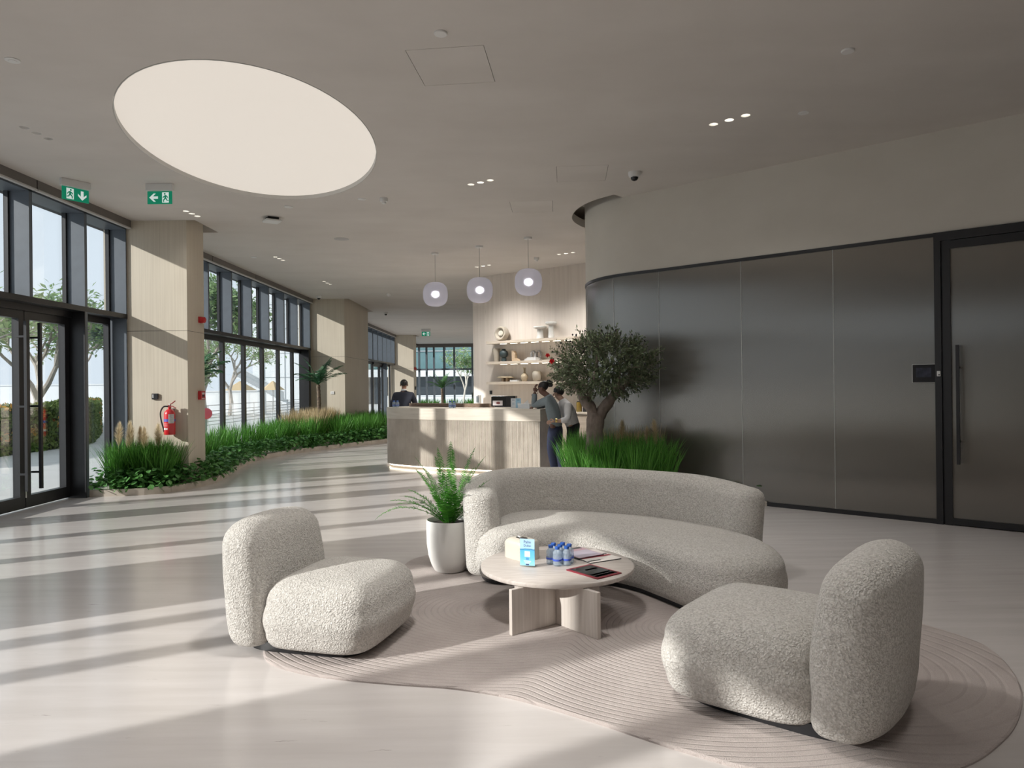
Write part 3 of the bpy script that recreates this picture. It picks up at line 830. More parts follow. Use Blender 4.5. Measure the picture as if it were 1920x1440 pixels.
mb.add([(p[0], p[1], 0.0) for p in rp] + [(p[0], p[1], 0.008) for p in rp] + [(p[0], p[1], RUG_TOP) for p in i1_],
       [(i, (i + 1) % n, n + (i + 1) % n, n + i) for i in range(n)] + [(n + i, n + (i + 1) % n, 2 * n + (i + 1) % n, 2 * n + i) for i in range(n)] + [tuple(range(2 * n, 3 * n)), tuple(range(n - 1, -1, -1))])
tag(mb.build('rug', rug_mat(), smooth=True, angle=30), 'large free-form taupe wool rug with raked ring grooves', 'rug')

# ---- soft upholstered solid from a plan outline
def poly_dist(px, py, poly):
    best = 1e9; n = len(poly)
    for i in range(n):
        ax, ay = poly[i - 1]; bx, by = poly[i]
        dx, dy = bx - ax, by - ay
        t = ((px - ax) * dx + (py - ay) * dy) / (dx * dx + dy * dy + 1e-12)
        t = 0.0 if t < 0 else 1.0 if t > 1 else t
        q = (px - ax - t * dx) ** 2 + (py - ay - t * dy) ** 2
        if q < best: best = q
    return math.sqrt(best)
def in_poly(x, y, poly):
    c = False
    for i in range(len(poly)):
        a = poly[i]; b = poly[i - 1]
        if (a[1] > y) != (b[1] > y) and x < (b[0] - a[0]) * (y - a[1]) / (b[1] - a[1]) + a[0]: c = not c
    return c
def soft(poly, z0, zmax, rb, rt, bulge=0.0, dome=0.0, shape=None, name='seat', parent=None, m_=None, step=0.03):
    """upholstered solid: plan outline (CCW), rounded foot rb, rounded top rt, crown height dome"""
    n = len(poly); vs_ = []; fs_ = []
    rings = []
    for i in range(5):
        a = PI / 2 * i / 4
        rings.append((z0 + rb * 1.5 * (1 - math.cos(a)), rb * (1 - math.sin(a))))
    m0 = rings[-1][0]; m1 = zmax - rt
    for i in range(1, 7):
        t = i / 6
        rings.append((m0 + (m1 - m0) * t, -bulge * math.sin(PI * t)))
    for z, ins in rings: vs_ += [(p[0], p[1], z) for p in inset_closed(poly, ins)]
    k = len(rings)
    for j in range(k - 1):
        for i in range(n):
            fs_.append((j * n + i, j * n + (i + 1) % n, (j + 1) * n + (i + 1) % n, (j + 1) * n + i))
    fs_.append(tuple(range(n - 1, -1, -1)))
    # crown: height from the distance to the outline
    pts = list(poly)
    for d in (0.003, 0.010, 0.022):
        if d < rt * 0.6:
            pts += [q for q in inset_closed(poly, d) if poly_dist(q[0], q[1], poly) > d * 0.9]
    xs_ = [p[0] for p in poly]; ys_ = [p[1] for p in poly]
    x = min(xs_); row = 0
    while x < max(xs_):
        y = min(ys_) + (step / 2 if row % 2 else 0)
        while y < max(ys_):
            if in_poly(x, y, poly) and poly_dist(x, y, poly) > 0.034: pts.append((x, y))
            y += step
        x += step * 0.87; row += 1
    v2, e2, f2, *_ = delaunay_2d_cdt([Vector(p) for p in pts], [(i, (i + 1) % n) for i in range(n)], [], 1, 1e-6)
    dmax = max(poly_dist(p[0], p[1], poly) for p in v2)
    base = len(vs_); idx = []
    for p in v2:
        d = poly_dist(p[0], p[1], poly)
        if d < 1e-4:
            j = min(range(n), key=lambda i: (poly[i][0] - p[0]) ** 2 + (poly[i][1] - p[1]) ** 2)
            idx.append((k - 1) * n + j); continue
        q = min(1.0, d / min(rt * 1.15, dmax * 1.02))
        z = m1 + rt * (1 - (1 - q) ** 2.2) ** (1 / 2.2)
        t = min(1.0, d / dmax)
        z += dome * (t * t * (3 - 2 * t))
        idx.append(len(vs_)); vs_.append((p[0], p[1], z))
    fs_ += [tuple(idx[i] for i in f) for f in f2]
    if shape: vs_ = [shape(p) for p in vs_]
    mb = MB(); mb.add(vs_, fs_)
    return mb.build(name, m_ or M['boucle'], parent, smooth=True, angle=180)
def sup(w, d, e, n=56, cx=0, cy_=0):
    out = []
    for i in range(n):
        a = 2 * PI * i / n
        c, s = math.cos(a), math.sin(a)
        out.append((cx + w / 2 * math.copysign(abs(c) ** (2 / e), c), cy_ + d / 2 * math.copysign(abs(s) ** (2 / e), s)))
    return [(p[0], p[1]) for p in resample([(a, b, 0) for a, b in out], 0.03, closed=True)]
def armchair(name, label, loc, rz, tagside):
    """local +x is the facing direction, y the width, origin at the centre of the base"""
    t = thing(name, label, 'armchair', loc, rz, None)
    W, D = 0.80, 0.93
    mb = MB(); mb.prism(sup(0.72, 0.62, 5, cx=0.02), 0.0, 0.05); mb.build('plinth', M['black'], t)
    # seat block
    sp = sup(0.70, W, 4.2, n=64, cx=0.125)
    def seat_shape(p):
        x, y, z = p
        k = (z / 0.43)
        y2 = y * (1 + 0.05 * (x - 0.1))
        return (x + 0.015 * k, y2, z - 0.025 * max(0, x - 0.1) * k)
    soft(sp, 0.035, 0.40, 0.055, 0.13, 0.018, 0.03, seat_shape, 'seat', t)
    # back slab
    bp = sup(0.30, W + 0.005, 3.0, n=56, cx=-0.32)
    def lean(p):
        x, y, z = p
        a = max(0.0, z - 0.3)
        yy = abs(y) / (W / 2)
        wrap = 0.03 * yy ** 2            # ends come slightly forward
        drop = 0.045 * max(0.0, (z - 0.45) / 0.28) * yy ** 3
        return (x - 0.10 * a + wrap + (0.03 if z < 0.14 else 0.0) * (1 - z / 0.14), y * (1 - 0.05 * max(0, z - 0.5)), z - drop)
    soft(bp, 0.035, 0.73, 0.05, 0.135, 0.012, 0.0, lean, 'backrest', t, step=0.025)
    if tagside is None: return t
    mb = MB(); mb.box((-0.475, tagside, 0.20), (0.004, 0.03, 0.035)); mb.build('fabric_tag', M['blackmatt'], t)
    return t
armchair('armchair', 'cream boucle low armchair standing half on the rug edge beside the fern pot', (-1.15, 4.26, RUG_TOP), math.radians(-15), 0.30)
armchair('armchair', 'cream boucle low armchair standing wholly on the rug, facing the coffee table', (1.30, 3.345, RUG_TOP), math.radians(141), None).scale = (1.07, 1.07, 1.04)

# ---- curved sofa
def sofa():
    t = thing('curved_sofa', 'cream boucle kidney-shaped sofa with a low wrapped back', 'sofa', (0.75, 5.45, RUG_TOP))
    ox, oy = 0.75, 5.45
    seat_pts = [(-0.26, 5.78), (-0.31, 5.50), (-0.20, 5.27), (0.05, 5.22), (0.36, 5.26), (0.66, 5.19), (0.84, 5.03), (0.98, 4.78), (1.12, 4.52), (1.34, 4.34), (1.60, 4.38), (1.76, 4.60), (1.79, 4.92), (1.71, 5.22), (1.50, 5.58), (1.15, 5.92), (0.70, 6.16), (0.25, 6.27), (-0.05, 6.15)]
    sp = [(a - ox, b - oy) for a, b in catmull(seat_pts, 6)]
    sp = [(p[0], p[1]) for p in resample([(a, b, 0) for a, b in sp], 0.035, closed=True)]
    pl = inset_closed(sp, 0.06)
    mb = MB(); mb.prism(pl, 0.0, 0.05); mb.build('plinth', M['black'], t)
    soft(sp, 0.03, 0.40, 0.06, 0.13, 0.014, 0.03, None, 'seat', t, step=0.04)
    # back: thick band along a curve
    cl = catmull([(-0.235, 5.50), (-0.245, 5.78), (-0.14, 6.09), (0.10, 6.27), (0.45, 6.27), (0.80, 6.16), (1.12, 5.98), (1.40, 5.73), (1.62, 5.44), (1.70, 5.28)], 8, closed=False)
    cl = [(p[0], p[1]) for p in resample([(a, b, 0) for a, b in cl], 0.035)]
    th = 0.135
    n = len(cl)
    left = offset_open(cl, th); right = offset_open(cl, -th)
    def cap(i, j):
        c = Vector(cl[i]); dv = (Vector(cl[i]) - Vector(cl[j])).normalized(); pv = Vector((-dv.y, dv.x))
        return [tuple(c + dv * math.sin(a) * th + pv * math.cos(a) * th * (-1)) for a in [PI * k / 10 for k in range(1, 10)]]
    poly = right + cap(-1, -2) + left[::-1] + [tuple(Vector(cl[0]) + (Vector(cl[0]) - Vector(cl[1])).normalized() * math.sin(a) * th + Vector((-(Vector(cl[0]) - Vector(cl[1])).normalized().y, (Vector(cl[0]) - Vector(cl[1])).normalized().x)) * -math.cos(a) * th) for a in [PI * k / 10 for k in range(1, 10)]]
    poly = [(a - ox, b - oy) for a, b in poly]
    ar = sum(poly[i - 1][0] * poly[i][1] - poly[i][0] * poly[i - 1][1] for i in range(len(poly)))
    if ar < 0: poly = poly[::-1]
    end0 = Vector((cl[0][0] - ox, cl[0][1] - oy)); end1 = Vector((cl[-1][0] - ox, cl[-1][1] - oy))
    def shape(p):
        x, y, z = p
        q = Vector((x, y))
        d1 = (q - end1).length; d0 = (q - end0).length
        drop = 0.05 * max(0, 1 - d1 / 0.6) ** 2 + 0.09 * max(0, 1 - d0 / 0.55) ** 2
        k = max(0, (z - 0.35) / 0.40)
        # recline outwards from the table
        o = Vector((x - (0.30 - ox), y - (4.7 - oy))).normalized()
        return (x + o.x * 0.05 * k, y + o.y * 0.05 * k, z - drop * k)
    soft(poly, 0.035, 0.75, 0.05, 0.13, 0.008, 0.0, shape, 'backrest', t, step=0.028)
    return t
sofa()

# ---- coffee table
ct = thing('coffee_table', 'round travertine coffee table on crossed slab legs', 'coffee table', (0.285, 4.70, RUG_TOP))
TT = 0.32
mb = MB(); r = 0.506
prof = [(r - 0.012, TT - 0.034), (r - 0.003, TT - 0.028), (r, TT - 0.017), (r - 0.003, TT - 0.006), (r - 0.012, TT)]
mb.lathe([(a, z - RUG_TOP) for a, z in prof], 72); mb.build('tabletop', M['table'], ct, smooth=True)
jx, jy = 0.26 - 0.285, 4.43 - 4.70
def slab(dx, dy, a, b, th=0.028):
    an = math.atan2(dy, dx); c = ((a + b) / 2)
    mb = MB(); mb.box((jx + math.cos(an) * c, jy + math.sin(an) * c, (TT - 0.034 - RUG_TOP) / 2), (b - a, th, TT - 0.034 - RUG_TOP), an)
    mb.build('slab_leg', M['table_v'], ct, bevel=0.003)
slab(-0.28, -0.21, 0.014, 0.355); slab(-0.28, -0.21, -0.36, -0.014); slab(0.23, -0.29, -0.40, 0.375)

# ---- things on the table
# tissue box cover
tb = thing('tissue_box_cover', 'cream domed tissue box cover with an oval slot on the coffee table', 'tissue box', (0.055, 4.86, TT), math.radians(38))
tbm = mat('cream_lacquer', (0.60, 0.56, 0.48), 0.45)
sp = sup(0.165, 0.215, 7, n=56)
def tshape(p): return p
soft(sp, 0.0, 0.132, 0.001, 0.03, 0.0, 0.004, None, 'cover', tb, m_=tbm, step=0.015)
mb = MB(); mb.lathe([(0.052, 0.1352), (0.05, 0.1365)], 20, sx=0.62, sy=1.0); mb.build('slot', mat('slot_dark', (0.05, 0.045, 0.04), 0.8), tb)
mb = MB(); mb.add([(-0.012, 0.0, 0.136), (0.012, 0.01, 0.136), (0.02, 0.045, 0.139), (-0.008, 0.048, 0.141), (0.004, 0.03, 0.143), (-0.012, 0.0, 0.138), (0.012, 0.01, 0.138)], [(0, 1, 2, 4), (0, 4, 3), (4, 2, 3)])
mb.build('tissue', M['white'], tb)
# acrylic sign stand
ss = thing('acrylic_sign', 'blue printed notice in a clear acrylic stand before the tissue box', 'sign', (0.088, 4.60, TT), math.radians(-18))
mb = MB(); mb.box((0, 0, 0.095), (0.105, 0.003, 0.18)); mb.build('acrylic_back', M['glass'], ss)
mb = MB(); mb.box((0, 0.022, 0.004), (0.105, 0.05, 0.005)); mb.build('acrylic_foot', M['glass'], ss)
def sea_mat():
    m, nt, b = new_mat('printed_sea')
    v = coords(nt)
    sx = node(nt, 'ShaderNodeSeparateXYZ'); L_(nt, v, sx.inputs[0])
    n = node(nt, 'ShaderNodeTexNoise', Scale=14.0, Detail=3.0); L_(nt, v, n.inputs['Vector'])
    ml = node(nt, 'ShaderNodeMath', operation='MULTIPLY_ADD'); ml.inputs[1].default_value = 0.02
    L_(nt, n.outputs['Fac'], ml.inputs[0]); L_(nt, sx.outputs['Z'], ml.inputs[2])
    mr = node(nt, 'ShaderNodeMapRange'); mr.inputs['From Min'].default_value = 0.01; mr.inputs['From Max'].default_value = 0.195
    L_(nt, ml.outputs[0], mr.inputs['Value'])
    L_(nt, ramp(nt, mr.outputs[0], [(0.0, (0.35, 0.72, 0.92)), (0.35, (0.16, 0.55, 0.92)), (0.58, (0.12, 0.48, 0.85)), (0.62, (0.05, 0.22, 0.42)), (0.66, (0.42, 0.68, 0.92)), (1.0, (0.45, 0.66, 0.90))]), b.inputs['Base Color'])
    b.inputs['Roughness'].default_value = 0.25
    return m
mb = MB(); mb.box((0, -0.0025, 0.097), (0.098, 0.0015, 0.172)); sp_ = mb.build('printed_sheet', sea_mat(), ss)
ink = mat('print_navy', (0.03, 0.05, 0.16), 0.5); inkw = mat('print_white', (0.85, 0.88, 0.9), 0.5)
text_mesh('Palm', 0.026, 'lettering', ink, sp_, (0, -0.0036, 0.162), (PI / 2, 0, 0), 0.0002)
text_mesh('Dubai', 0.021, 'lettering', ink, sp_, (0, -0.0036, 0.139), (PI / 2, 0, 0), 0.0002)
mb = MB(); mb.box((0.0, -0.0036, 0.085), (0.036, 0.0005, 0.036)); mb.build('white_square', inkw, sp_)
mb = MB(); mb.box((0.0, -0.0036, 0.055), (0.02, 0.0005, 0.014)); mb.build('blue_square', mat('print_blue', (0.08, 0.3, 0.6), 0.5), sp_)
for z, wd in ((0.040, 0.05), (0.033, 0.042), (0.026, 0.03)):
    mb = MB(); mb.box((0.0, -0.0036, z), (wd, 0.0005, 0.003)); mb.build('print_line', inkw, sp_)
mb = MB(); mb.box((0.0, -0.0036, 0.018), (0.022, 0.0005, 0.007)); mb.build('print_logo', ink, sp_)
# water bottles
def water_mat():
    m, nt, b = new_mat('water_bottle_plastic')
    nt.nodes.remove(b)
    out = nt.nodes['Material Output']
    t = node(nt, 'ShaderNodeBsdfTransparent', Color=(0.86, 0.91, 0.95, 1))
    g = node(nt, 'ShaderNodeBsdfPrincipled', Roughness=0.12)
    g.inputs['Base Color'].default_value = (0.62, 0.72, 0.82, 1)
    g.inputs['Specular IOR Level'].default_value = 0.9
    n = node(nt, 'ShaderNodeTexNoise', Scale=70.0, Detail=2.0, Distortion=1.0); L_(nt, coords(nt), n.inputs['Vector'])
    bp = node(nt, 'ShaderNodeBump'); bp.inputs['Strength'].default_value = 0.8; bp.inputs['Distance'].default_value = 0.01
    L_(nt, n.outputs['Fac'], bp.inputs['Height']); L_(nt, bp.outputs[0], g.inputs['Normal'])
    mx = node(nt, 'ShaderNodeMixShader'); mx.inputs['Fac'].default_value = 0.34
    L_(nt, t.outputs[0], mx.inputs[1]); L_(nt, g.outputs[0], mx.inputs[2]); L_(nt, mx.outputs[0], out.inputs['Surface'])
    return m
M['bottle'] = water_mat()
M['cap_blue'] = mat('blue_cap', (0.02, 0.10, 0.42), 0.4)
M['label_blue'] = mat('blue_label', (0.05, 0.10, 0.50), 0.4)
M['label_pale'] = mat('pale_label', (0.62, 0.68, 0.72), 0.4)
def bottle_proto():
    t = empty('water_bottle')
    mb = MB(); mb.lathe([(0.022, 0.0), (0.029, 0.006), (0.030, 0.018), (0.0285, 0.024), (0.030, 0.030), (0.030, 0.066), (0.028, 0.071), (0.030, 0.077), (0.0285, 0.089), (0.022, 0.099), (0.014, 0.106), (0.0125, 0.112)], 20)
    mb.build('bottle_body', M['bottle'], t, smooth=True, angle=60)
    mb = MB(); mb.lathe([(0.0155, 0.108), (0.0162, 0.110), (0.0162, 0.124), (0.0145, 0.126)], 18); mb.build('cap', M['cap_blue'], t, smooth=True)
    mb = MB(); mb.lathe([(0.0303, 0.034), (0.0306, 0.035), (0.0306, 0.046), (0.0303, 0.047)], 20, cap0=False, cap1=False); mb.build('blue_band', M['label_blue'], t, smooth=True)
    return t
bp0 = bottle_proto()
# a cluster of seven, hexagonal
cx, cy_ = 0.305, 4.685
hexs = [(0, 0)] + [(0.063 * math.cos(a), 0.063 * math.sin(a)) for a in [math.radians(10 + 60 * k) for k in range(6)]]
pos = ['middle of the seven', 'nearest the glossy magazines', 'sofa side, beside the magazines', 'sofa side, beside the tissue box', 'nearest the tissue box', 'nearest the acrylic sign', 'beside the dark photo magazine']
for k, (dx, dy) in enumerate(hexs):
    o = bp0 if k == 0 else dup_tree(bp0)
    o.location = (cx + dx, cy_ + dy, TT); o.rotation_euler = (0, 0, k * 0.7)
    tag(o, 'blue-capped water bottle on the coffee table, ' + pos[k], 'bottle', 'water bottles on the coffee table')
# magazines
def magazine(label, loc, rz, w_, h_, cover, edge, art, th=0.006, z0=TT):
    t = thing('magazine', label, 'magazine', (loc[0], loc[1], z0), rz)
    mb = MB(); mb.box((0, 0, th / 2), (w_, h_, th)); mb.build('pages', edge, t)
    mb = MB(); mb.box((0, 0, th + 0.0005), (w_, h_, 0.001)); cv = mb.build('cover', cover, t)
    for x0, x1, y0, y1, m_ in art:
        mb = MB(); mb.box(((x0 + x1) / 2, (y0 + y1) / 2, th + 0.0013), (x1 - x0, y1 - y0, 0.0006)); mb.build('cover_print', m_, cv)
    return t
mg_dark = mat('print_dark_photo', (0.035, 0.038, 0.04), 0.25, var=0.8, vs_=18)
mg_grey = mat('print_grey_photo', (0.36, 0.37, 0.37), 0.3, var=0.4, vs_=25)
mg_red = mat('print_crimson', (0.22, 0.02, 0.035), 0.35); mg_pink = mat('print_mauve', (0.42, 0.27, 0.32), 0.35, var=0.2)
mg_paper = mat('paper_white', (0.62, 0.58, 0.55), 0.5); mg_lav = mat('print_lavender', (0.42, 0.38, 0.46), 0.35, var=0.1)
magazine('magazine with a dark photo cover and crimson border alone on the coffee table', (0.50, 4.46), math.radians(38), 0.21, 0.28, mg_red, mg_red,
         [(-0.09, 0.09, -0.12, 0.12, mg_dark), (-0.03, 0.07, 0.03, 0.055, mg_grey), (-0.085, 0.085, -0.115, -0.085, mg_grey), (-0.085, 0.085, -0.075, -0.05, mg_grey)])
magazine('mauve covered magazine lying on top of the white one', (0.455, 4.93), math.radians(32), 0.21, 0.27, mg_pink, mg_dark,
         [(-0.095, 0.095, -0.13, 0.04, mg_lav), (-0.095, 0.095, 0.09, 0.13, mg_dark)], th=0.006, z0=TT + 0.0075)
magazine('white magazine with maroon stripes under the mauve one', (0.54, 4.86), math.radians(28), 0.25, 0.31, mg_paper, mg_dark,
         [(-0.12, 0.12, -0.05, -0.015, mg_red), (-0.12, 0.12, 0.0, 0.016, mg_dark), (-0.12, -0.02, -0.13, -0.11, mg_dark)])

# ---- fern in a white pot
fp = thing('potted_fern', 'boston fern in a tall white egg-shaped pot beside the sofa', 'potted plant', (-0.515, 5.72, RUG_TOP))
mb = MB(); mb.lathe([(0.105, 0.0), (0.125, 0.012), (0.15, 0.06), (0.172, 0.13), (0.184, 0.22), (0.187, 0.32), (0.186, 0.405), (0.180, 0.412), (0.172, 0.405), (0.170, 0.37)], 48, cap1=False)
mb.build('pot', M['stone_white'], fp, smooth=True, angle=50)
mb = MB(); mb.lathe([(0.171, 0.34), (0.171, 0.375), (0.10, 0.385)], 24); mb.build('soil', M['soil'], fp)
def frond_mesh(L, arch, seed, wmax=0.060):
    """frond in local xz plane: starts at origin, goes up and over towards +x"""
    r_ = random.Random(seed)
    N = 24; pts = []
    p = Vector((0, 0, 0)); a = arch[0]
    for i in range(N + 1):
        pts.append(p.copy())
        t = i / N
        ang = arch[0] + (arch[1] - arch[0]) * t ** 1.5
        p = p + Vector((math.sin(ang), 0.0, math.cos(ang))) * (L / N)
    mb = MB(); mb.tube(pts, [0.0028 * (1 - 0.7 * i / N) for i in range(N + 1)], 4)
    for i in range(2, N + 1):
        for sub in (0, 0.5):
            t = (i - sub) / N
            c = pts[i].lerp(pts[i - 1], sub)
            tan = (pts[i] - pts[i - 1]).normalized()
            nrm = Vector((tan.z, 0, -tan.x)) * -1
            wl = wmax * min(1.0, t * 4.5) * (1 - t ** 3.0) ** 0.8 * r_.uniform(0.85, 1.1) + 0.004
            for s in (-1, 1):
                side = Vector((0, s, 0))
                d = (side + tan * 0.25 + nrm * r_.uniform(-0.15, 0.25)).normalized()
                b0 = c - tan * 0.0032; b1 = c + tan * 0.0032
                m1 = c + d * wl * 0.55 + tan * 0.0045; m0 = c + d * wl * 0.55 - tan * 0.0025
                tip = c + d * wl + tan * 0.004
                mb.add([b0, b1, m1, tip, m0], [(0, 1, 2, 3, 4)] if s > 0 else [(4, 3, 2, 1, 0)])
    return mb
rnd2 = random.Random(3)
fr = []
specs = [(-165, 0.62, 0.9, 2.4), (-172, 0.50, 0.8, 1.7), (-150, 0.48, 0.75, 1.75), (170, 0.46, 0.7, 1.65), (-185, 0.42, 0.55, 1.3), (160, 0.52, 0.35, 1.0), (-140, 0.52, 0.35, 0.8), (120, 0.62, 0.15, 0.45), (90, 0.66, 0.05, 0.3), (-120, 0.58, 0.1, 0.5),
         (75, 0.60, 0.10, 0.35), (30, 0.64, 0.2, 0.55), (10, 0.60, 0.3, 0.75), (-20, 0.50, 0.5, 1.1), (20, 0.46, 0.6, 1.5), (-60, 0.45, 0.5, 1.4), (-95, 0.42, 0.6, 1.7), (-40, 0.40, 0.7, 1.8), (50, 0.5, 0.35, 0.9), (140, 0.5, 0.3, 0.9), (0, 0.36, 0.8, 1.9), (-110, 0.36, 0.4, 1.2), (180, 0.60, 0.25, 0.7), (-75, 0.40, 0.3, 0.9)]
for k, (az, L, a0, a1) in enumerate(specs):
    o = frond_mesh(L, (a0, a1), k).build('frond', M['fern'], fp)
    an = math.radians(az + rnd2.uniform(-6, 6))
    o.location = (0.03 * math.cos(an), 0.03 * math.sin(an), 0.375); o.rotation_euler = (0, 0, an)
# ================================================================ RECEPTION
fd = Vector((0.88, -0.475)).normalized(); bn = Vector((-fd.y, fd.x))       # along the front; towards the back
A0 = Vector((-1.42, 12.60)); A1 = Vector((0.455, 11.59))
front = [(-2.37, 13.75), (-2.39, 13.50), (-2.28, 13.26), (-2.05, 13.04), (-1.75, 12.83)]
front = catmull(front + [tuple(A0), (-0.73, 12.23)], 8, closed=False)
front = [p for p in front if p[0] < -0.75] + [tuple(Vector((-0.73, 12.23)).lerp(A1, t)) for t in (0, 0.25, 0.5, 0.75, 1)]
front = [(p[0], p[1]) for p in resample([(a, b, 0) for a, b in front], 0.05)]
def counter_poly(ins, back=0.75):
    fr_ = offset_open(front, ins)
    a1 = Vector(fr_[-1]) - fd * ins
    b1 = a1 + bn * back; 
    b0 = Vector((-1.55, 14.05))
    return fr_[:-1] + [tuple(a1), tuple(b1), tuple(b0), (-2.02, 14.16), (-2.28, 14.02)]
rc = thing('reception_counter', 'curved travertine reception counter with a fluted front', 'reception desk')
mb = MB(); mb.prism(counter_poly(0.0), 0.90, 1.10); mb.build('counter_top', M['trav_h'], rc)
mb = MB(); mb.prism(counter_poly(0.035), 0.055, 0.90); mb.build('counter_core', M['trav_slat'], rc)
mb = MB(); mb.prism(counter_poly(0.06), 0.0, 0.055); mb.build('plinth', M['kerb'], rc)
led = emit_mat('led_strip', (1.0, 0.90, 0.74), 3.5)
mb = MB(); mb.wall(offset_open(front, 0.045), 0.030, 0.052, 0.006); mb.build('led_strip', led, rc)
sl_ = resample([(a, b, 0) for a, b in offset_open(front, 0.018)], 0.0235)
mb = MB()
for i in range(1, len(sl_) - 1):
    t = (Vector(sl_[i + 1]) - Vector(sl_[i - 1])).xy.normalized(); nn = Vector((t.y, -t.x)); c = Vector(sl_[i]).xy
    prof = [(-0.0085, -0.02), (-0.0085, 0.004), (-0.005, 0.011), (0.0, 0.0135), (0.005, 0.011), (0.0085, 0.004), (0.0085, -0.02)]
    pts = [c + t * a + nn * b for a, b in prof]
    k = len(pts)
    mb.add([(p.x, p.y, 0.055) for p in pts] + [(p.x, p.y, 0.90) for p in pts], [(j, j + 1, k + j + 1, k + j) for j in range(k - 1)] + [tuple(range(k))])
o = mb.build('fluted_front', M['trav_slat'], rc); o['kind'] = 'stuff'
# wooden ledge on the staff side
lg = thing('wooden_ledge', 'dark walnut ledge along the staff side of the counter', 'ledge')
wl = streak_mat('walnut', (0.10, 0.06, 0.035), (0.22, 0.14, 0.09), (3, 40, 40), rot=(0, 0, 0.5), rough=0.4)
mb = MB()
a, b = Vector((-2.02, 13.92)), Vector((-0.32, 12.83))
dd_ = (b - a).normalized(); nn_ = Vector((-dd_.y, dd_.x))
mb.prism([tuple(a), tuple(b), tuple(b - dd_ * 0.12 + nn_ * 0.2), tuple(a + nn_ * 0.2)], 1.10, 1.165); mb.build('ledge_board', wl, lg)
# things on the counter
def on_counter(px_t, off): 
    p = A0.lerp(A1, px_t) + bn * off
    return p
def mini_cluster(c, n_, label, grp, seed, z=1.10):
    r_ = random.Random(seed)
    for k in range(n_):
        o = dup_tree(bp0)
        o.location = (c[0] + 0.066 * (k % 2) , c[1] + 0.066 * (k // 2), z); o.rotation_euler = (0, 0, r_.uniform(0, 6))
        tag(o, label, 'bottle', grp)
mini_cluster((-2.27, 13.60), 4, 'small water bottle in the group at the rounded counter end', 'bottles at the rounded counter end', 4)
q = (-1.11, 12.70)
mini_cluster(q, 4, 'small water bottle in the group before the walnut ledge', 'bottles before the walnut ledge', 5)
GC = math.atan2(fd.y, fd.x)
t = thing('desk_monitor', 'wide black monitor back with a lit white photo tile on the counter', 'monitor', (-0.14, 12.62, 1.10), GC + 0.25)
mb = MB(); mb.box((0, 0, 0.02), (0.30, 0.18, 0.012)); mb.build('monitor_base', M['black'], t)
mb = MB(); mb.box((0.0, 0.0, 0.115), (0.44, 0.16, 0.19)); mb.build('casing', mat('gloss_black', (0.01, 0.01, 0.011), 0.12), t, bevel=0.006)
mb = MB(); mb.box((-0.10, -0.083, 0.085), (0.18, 0.004, 0.085)); pl_ = mb.build('photo_tile', mat('photo_tile', (0.75, 0.70, 0.72), 0.5), t)
mb = MB(); mb.lathe([(0.028, -0.001), (0.028, 0.001)], 14); o = mb.build('photo_motif', mat('photo_motif', (0.22, 0.06, 0.06), 0.5), pl_); o.location = (-0.09, -0.0862, 0.085); o.rotation_euler = (PI / 2, 0, 0); o.scale = (1.3, 0.8, 1)
mb = MB(); mb.box((0.12, -0.083, 0.115), (0.13, 0.003, 0.16)); mb.build('glass_front', M['black'], t)
def small_sign(label, x, y, rz, w_, h_, col, z=1.10):
    t = thing('acrylic_sign', label, 'sign', (x, y, z), rz)
    mb = MB(); mb.box((0, 0, h_ / 2 + 0.005), (w_, 0.004, h_)); s_ = mb.build('printed_sheet', col, t)
    mb = MB(); mb.box((0, 0.02, 0.003), (w_, 0.05, 0.006)); mb.build('acrylic_foot', M['glass'], t)
    mb = MB(); mb.box((0, -0.0026, h_ * 0.45), (w_ * 0.5, 0.001, w_ * 0.5)); mb.build('print_square', mat('print_pale', (0.55, 0.62, 0.70), 0.5), s_)
    mb = MB(); mb.box((0, -0.0026, h_ * 0.85), (w_ * 0.5, 0.001, 0.008)); mb.build('print_line', ink, s_)
small_sign('white notice in an acrylic stand beside the black monitor', 0.02, 12.28, GC + 0.3, 0.085, 0.165, mat('sheet_white', (0.70, 0.74, 0.78), 0.4))
small_sign('pale blue notice in an acrylic stand between white notice and tissue box', 0.105, 12.24, GC + 0.3, 0.09, 0.165, mat('sheet_blue', (0.35, 0.58, 0.75), 0.4))
t = thing('tissue_box', 'white tissue box with a tissue peak on the counter', 'tissue box', (0.22, 12.04, 1.10), GC)
mb = MB(); mb.box((0, 0, 0.04), (0.22, 0.12, 0.08)); mb.build('carton', mat('tissue_carton', (0.70, 0.74, 0.78), 0.6), t, bevel=0.004)
mb = MB(); mb.add([(-0.03, -0.02, 0.079), (0.07, -0.02, 0.079), (0.06, 0.02, 0.079), (-0.02, 0.02, 0.079), (0.055, 0.0, 0.15)], [(0, 1, 4), (1, 2, 4), (2, 3, 4), (3, 0, 4)]); mb.build('tissue', M['white'], t)

